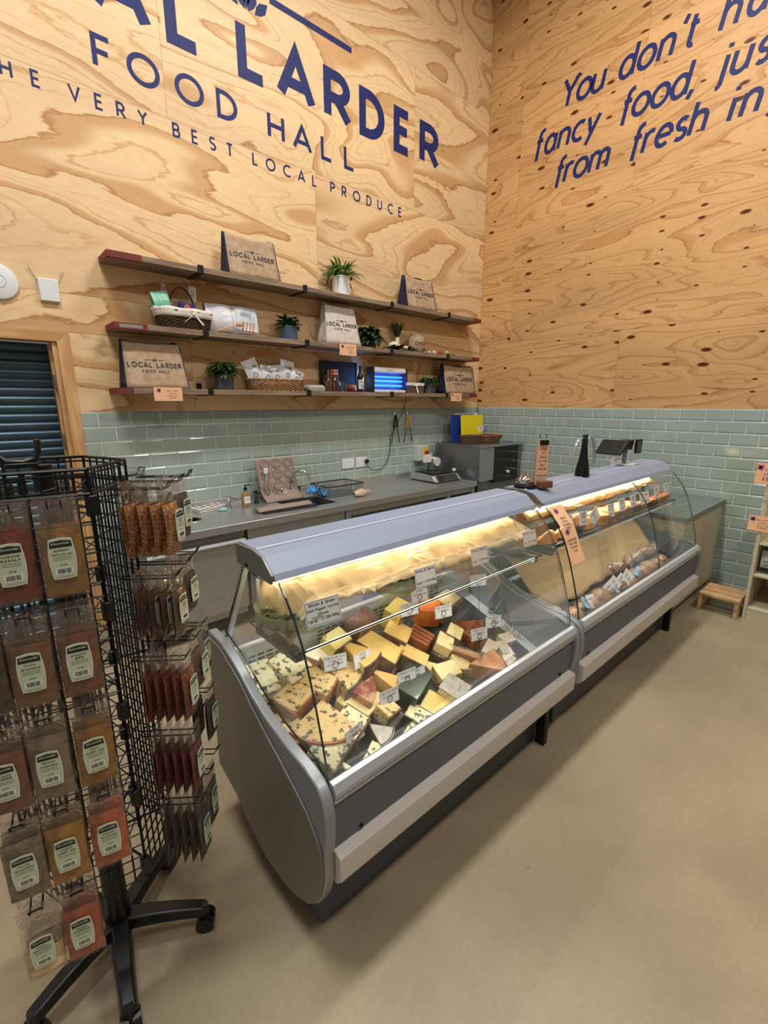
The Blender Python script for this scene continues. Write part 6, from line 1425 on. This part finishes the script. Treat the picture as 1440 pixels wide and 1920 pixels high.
# spice bags
labg=mat('spice_label_green',(192,204,174),.55); labw=mat('spice_label_white',(224,226,214),.55); labk=mat('spice_label_black',(34,34,32),.5); labtxt=mat('label_text',(84,94,72),.6)
pouch=film('pouch_film',(.985,.98,.975),.025,.5,.10,bump=1.0,bscale=28,milk=.06,milkcol=(206,186,170))
def powder(name,c,c2=None,sc=30): 
    c2=c2 or tuple(int(v*.72) for v in c); return mat('powder_'+name,c,.75,noise_=(c2,sc,.42,.62),bump=.35,bscale=70,coat=.25)
def label_shape(w,h,n=8):
    """barrel sided label outline"""
    pts=[]
    for k in range(n+1): v=k/n; pts.append((w/2*(.84+.16*math.sin(PI*v)),-h/2+h*v))
    for k in range(n+1): u=k/n; pts.append((w/2*.84*(1-2*u),h/2+h*.035*math.sin(PI*u)))
    for k in range(n+1): v=1-k/n; pts.append((-w/2*(.84+.16*math.sin(PI*v)),-h/2+h*v))
    for k in range(n+1): u=k/n; pts.append((-w/2*.84*(1-2*u),-h/2-h*.02*math.sin(PI*u)))
    return pts
def spice_label(root,y,w,h,z,l1,l2,detail=True):
    pts=label_shape(w,h); P2=label_shape(w*.93,h*.95)
    def fl(p,yy): return [(a,yy,z+b) for a,b in p]
    mb=MB(); v=fl(pts,y); mb.add(v,[tuple(range(len(v)))]); L=mb.build('paper_label',labw,root,solid=.0004)
    mb=MB(); v=fl(P2,y-.0006); mb.add(v,[tuple(range(len(v)))]); mb.build('green_field',labg,L)
    mb=MB(); mb.add([(-w*.41,y-.0009,z+h*.29),(w*.41,y-.0009,z+h*.29),(w*.39,y-.0009,z+h*.44),(0,y-.0009,z+h*.475),(-w*.39,y-.0009,z+h*.44)],[(0,1,2,3,4)]); mb.build('header_band',labk,L)
    if not detail: return L
    f=lambda a,b,hh=0:(a,y-.0012,b)
    mb=MB(); text(mb,'BROWN AND GREEN',0,z+h*.365,h*.05,h*.009,f,width=w*.66,align='c'); mb.build('header_print',labg,L)
    mb=MB()
    H=h*.075; 
    for s,zz,Hm in ((l1,.19,.055),(l2,.09,.075)):
        H=h*Hm; W=twidth(s,.25)*H; H=min(H,H*w*.72/max(W,1e-6)); text(mb,s,0,z+h*zz,H,H*.2,f,align='c')
    for k in range(2): ribbon(mb,[(-w*.33,z+h*(.04-.055*k)),(w*.33,z+h*(.04-.055*k))],h*.010,f)
    text(mb,'£2.60',0,z-h*.17,h*.04,h*.009,f,align='c'); ribbon(mb,[(-w*.3,z-h*.455),(w*.3,z-h*.455)],h*.008,f)
    mb.build('label_print',labtxt,L)
    mb=MB(); mb.box(-w*.33,w*.33,y-.0011,y-.0008,z-h*.40,z-h*.22); mb.build('barcode_field',labw,L)
    mb=MB(); rr=random.Random(5); x=-w*.24
    while x<w*.24:
        b=rr.choice((.012,.02,.03))*w; mb.box(x,x+b,y-.0014,y-.0012,z-h*.37,z-h*.25); x+=b+rr.choice((.015,.025))*w
    mb.build('barcode',labk,L); return L
def spice_bag(label,tip,normal_deg,z,back,m,l1,l2,w=.070,h=.175,fill=.78,th=.010,detail=True,twist=0,group=None,name='spice_bag',lab=True,knob=False,dz=0,cat='spice bag'):
    """hangs from its punched header; local front is -y, origin at the hook hole"""
    n=nrm(normal_deg); p=Vector(tip)-n*back
    t=thing(name,label,cat,(p.x,p.y,z+dz),math.radians(normal_deg+90+twist),group)
    z1=.014; z0=z1-h; zf=z0+.008+(h-.03)*fill
    def shape(u,v,s,W,T,za,zb):
        x=(u-.5)*W; k=math.sin(PI*max(.03,min(.97,v)))**.45*math.sin(PI*max(.03,min(.97,u)))**.5
        nn=noise.noise(Vector((u*3+label.__len__(),v*4,s)))*.12
        return (x*(1-.02*math.sin(PI*v)), s*T*(k+nn*k), za+(zb-za)*v)
    mb=MB(); mb.grid(lambda u,v:shape(u,v,-1,w*.95,th,z0+.006,zf),12,12); mb.grid(lambda u,v:shape(1-u,v,1,w*.95,th,z0+.006,zf),12,12); mb.build('spice',m,t,smooth=180)
    mb=MB(); mb.grid(lambda u,v:shape(u,v,-1,w,th*1.12+.0008,z0,z1),10,14); mb.grid(lambda u,v:shape(1-u,v,1,w,th*1.12+.0008,z0,z1),10,14); mb.build('pouch',pouch,t,smooth=180)
    if lab: spice_label(t,-th*1.15-.0022,w*.60,h*.40,z0+h*.42,l1,l2,detail)
    return t
pw=[('dark red',(120,44,38)),('mustard brown',(150,112,52))]
# (row, column, powder, words)
front=[
(0,0,'mustard brown',(164,120,48),'BOMBAY','POTATO MIX',.80,0),(0,1,'dark red',(132,40,34),'TANDOORI','MASALA',.82,2),
(1,0,'reddish brown',(146,84,52),'JAMAICAN','JERK',.80,-3),(1,1,'mid brown',(142,98,58),'FAJITA','SEASONING',.78,-5),(1,2,'dark flecked',(72,52,36),'CHAI','SPICE',.85,-5),
(2,0,'golden brown',(174,120,40),'BALTI','CURRY MIX',.82,-1),(2,1,'grey beige',(158,136,112),'GROUND','CARDAMOM',.88,-9),(2,2,'red brown',(140,80,52),'CAYENNE','PEPPER',.80,-4),
(3,0,'orange red',(212,108,58),'CHICKEN','SEASONING',.84,-5),(3,1,'ochre yellow',(196,140,46),'MADRAS','CURRY MIX',.86,-6),(3,2,'flecked grey green',(150,134,104),'ITALIAN','SEASONING',.86,-3),
(4,1,'brick orange',(200,94,54),'SMOKED','PAPRIKA',.82,-6),(4,2,'pale cream',(236,206,164),'ONION','GRANULES',.42,-2)]
rown=('top','second','third','fourth','bottom')
for r,c,nm_,col,a,b,fl,tw in front:
    z=ROWS[r]; m=powder(nm_.replace(' ','_'),col,None,60 if 'fleck' in nm_ else 22)
    tip=FT[c] if not (r==4) else FT[c]
    t=spice_bag('%s spice bag on the %s row of the rack, label reading %s %s'%(nm_,rown[r],a.lower(),b.lower()),tip,-98,z,.012,m,a,b,w=.074,h=.198,fill=fl,twist=tw)
    # the one hanging behind it on the same hook
    tip2=tip
    spice_bag('%s spice bag hanging behind another, %s row, %s column'%(nm_,rown[r],('right','middle','left')[c]),tip2,-98,z,.050,m,a,b,w=.074,h=.196,fill=fl,twist=tw*.3+3,lab=False,group=None)
# side bags, seen edge on
sideb=[(0,0,'toasted orange nut',(244,176,104),(158,82,40),4,.020,.175,60),(0,1,'dark clove',(92,70,58),(56,40,34),2,.012,.165,60),(1,0,'cinnamon stick',(132,82,56),(92,52,36),4,.008,.165,20),(1,1,'black pod',(38,32,30),(60,50,44),2,.010,.15,30),
(2,0,'red chilli flake',(196,78,38),(104,38,22),5,.012,.18,50),(2,1,'brown seed',(150,102,76),(96,60,44),1,.018,.16,80),(2,2,'long black vanilla',(34,28,26),(54,46,42),1,.006,.17,30),
(3,0,'deep crimson',(158,32,48),(96,20,30),5,.010,.18,30),(3,2,'dark grey pepper',(70,62,56),(46,40,38),2,.010,.17,60),(4,0,'grey green herb',(112,104,82),(74,66,52),5,.007,.19,50),(4,1,'pale grey herb',(134,128,106),(96,90,72),2,.007,.19,50)]
for r,c,nm_,col,col2,n_,th,h,sc in sideb:
    m=mat('fill_'+nm_.replace(' ','_'),col,.7,noise_=(col2,sc*2.6,.40,.60),bump=1.0,bscale=260,coat=.2)
    for k in range(n_):
        last=(k==0)
        spice_bag('%s bag on the %s row side hooks, %s from the tip'%(nm_,rown[r],('first','second','third','fourth','fifth')[k]),RT[c],-38,ROWS[r],.012+k*(.118/max(n_,3)),m,'WHOLE',nm_.upper().split(' ')[-1],w=.072,h=h+.01,fill=.80,th=th,detail=last,twist=-4+((k*37)%9)-2,lab=(last or (k<3 and nm_=='cinnamon stick')),group='%s bags on one side hook'%nm_ if n_>1 else None,name='spice_bag')
# a few on the far faces
for i,(fa,rr_,col) in enumerate(((22,0,(150,110,96)),(22,2,(90,70,56)),(82,0,(140,100,90)),(82,1,(60,50,44)),(142,1,(120,80,50)),(158,0,(130,60,50)))):
    n=nrm(fa); tip=RC+n*(AP+.11); t=spice_bag('spice bag hanging on the far side of the rack, %s of six'%ords[i],tip,fa,ROWS[rr_],.02,mat('far_powder%d'%i,col,.75,bump=.3),'A','B',lab=False,group='bags on the far faces of the rack')
    face_hook(fa,tip,ROWS[rr_],L=.11)

cw_=MB()
for k in range(6):
    a=math.radians(faces[k]+30); b=math.radians(faces[(k+1)%6]+30); r=.085
    p=RC+Vector((math.cos(a),math.sin(a)))*r; q=RC+Vector((math.cos(b),math.sin(b)))*r
    cw_.tube([(p.x,p.y,ZB+.03),(p.x,p.y,ZT-.02)],.0028,4)
    for j in range(14): z=ZB+.05+j*.078; cw_.tube([(p.x,p.y,z),(q.x,q.y,z+.02)],.002,4)
cw_.build('inner_frame',wire,rack,ro)
# ------------------------------------------------------------ counter unit, pallet step and shelf unit on the right
off=Vector((-.53,-2.45,0)); t=thing('end_counter','cream counter unit with grey green top against the right wall','counter',off)
crm=mat('cream_panel',(192,182,156),.55); gtop=mat('grey_green_top',(104,116,110),.35)
MB().box(-1.045,-.012,-2.735,-2.16,.06,.765).build('body',crm,t,off,bevel=.002)
MB().box(-1.06,-.012,-2.752,-2.14,.7655,.800).build('worktop',gtop,t,off,bevel=.003)
MB().box(-1.03,-.02,-2.70,-2.2,.0,.059).build('plinth',mat('plinth_dark',(70,68,64),.6),t,off)
palw=mat('pallet_pine',(206,168,122),.7,noise_=((170,130,88),6,.4,.65,(8,1,8)),bump=.2,bscale=60)
off=Vector((-.53,-2.96,0)); t=thing('pallet_step','small slatted pine pallet step on the floor by the tiled wall','pallet',off)
for i,x in enumerate((-.725,-.615,-.505)): MB().box(x,x+.09,-3.083,-2.82,.132,.150).build('slat',palw,t,off,bevel=.002)
for y in (-2.845,-3.082):
    for x in (-.72,-.45): MB().box(x,x+.045,y,y+.025+.0*x,.0,.1315).build('leg',palw,t,off,bevel=.002)
    MB().box(-.674,-.451,y,y+.02,.105,.1312).build('rail',palw,t,off,bevel=.002)
    MB().box(-.674,-.451,y,y+.02,.02,.04).build('lower_rail',palw,t,off,bevel=.002)
off=Vector((-.33,-3.5,0)); t=thing('shelf_unit','cream open shelf unit at the right edge of the view','shelving',off)
cr2=mat('shelf_cream',(198,186,156),.6)
MB().box(-.63,-.012,-3.12,-3.098,0,.93).build('side_panel',cr2,t,off,bevel=.002)
MB().box(-.63,-.012,-4.1,-4.078,0,.93).build('side_panel',cr2,t,off,bevel=.002)
MB().box(-.03,-.012,-4.07,-3.125,0,1.3).build('back_panel',cr2,t,off)
for z in (.09,.36,.61): MB().box(-.628,-.032,-4.077,-3.121,z-.018,z).build('shelf',cr2,t,off,bevel=.002)
MB().box(-.63,-.61,-4.077,-3.121,0,.07).build('kickboard',cr2,t,off)
MB().box(-.64,-.612,-3.118,-3.0981,.9305,1.5).build('sign_upright',cr2,t,off)
star_tag('peach shelf sign on the cream shelf unit, lower of two','' or -.655,-3.105,.70,.135,.115,['BARN COFFEE','WHOLE','BAG £7.00','EACH'],rz=-PI/2,group=None)
star_tag('peach shelf sign on the cream shelf unit, upper of two at the picture edge',-.655,-3.095,1.05,.135,.15,['LOCAL','HONEY','£6.50'],rz=-PI/2,group=None)
for i,(y,h,c,lb) in enumerate(((-3.19,.17,(210,208,206),'white foil coffee bag with black print at the left of the cream unit'),(-3.32,.17,(206,204,202),'second white foil coffee bag on the cream unit'))):
    t=thing('coffee_bag',lb,'coffee bag',(-.52,y,.376),-PI/2)
    t.location.z=.3605
    mb=MB()
    def pk(u,v,s=1): return ((u-.5)*.11,s*(.03*math.sin(PI*max(.03,min(.97,v)))**.6*math.sin(PI*max(.04,min(.96,u)))**.5+.001),v*h)
    mb.grid(lambda u,v:pk(u,v,-1),10,10).grid(lambda u,v:pk(1-u,v,1),10,10).build('wrapper',mat('coffee_white',c,.3,coat=.3,bump=.5,bscale=16),t,smooth=180)
    MB().box(-.05,.05,-.034,-.030,.012,.045).build('dark_base_print',mat('print_black',(30,30,34),.5),t); mb=MB(); 
    for k,s in enumerate(('ROAST','HOUSE')): text(mb,s,0,.085-k*.025,.015,.003,lambda a,b,hh=0:(a,-.0345,b),align='c')
    mb.build('print',mat('print_black',(30,30,34),.5),t)
# debris specks on the floor
# ------------------------------------------------------------ slatted shelving across the aisle, seen mirrored in the case glass
off=Vector((-2.2,-5.6,0)); t=thing('aisle_shelving','brown slatted wooden shelving across the aisle mirrored in the case glass','shelving',off)
aw=mat('aisle_wood',(150,118,82),.6)
for z in (.25,.60,.95,1.30,1.65): 
    MB().box(-4.2,-.2,-5.75,-5.35,z-.03,z).build('shelf',aw,t,off)
    MB().box(-4.2,-.2,-5.35,-5.33,z-.03,z+.05).build('edge_rail',aw,t,off)
for x in (-4.2,-2.2,-.2): MB().box(x-.02,x+.02,-5.78,-5.33,0,1.75).build('upright',aw,t,off)
MB().box(-4.2,-.2,-5.8,-5.781,0,1.75).build('back_panel',mat('aisle_back',(96,78,60),.8),t,off)
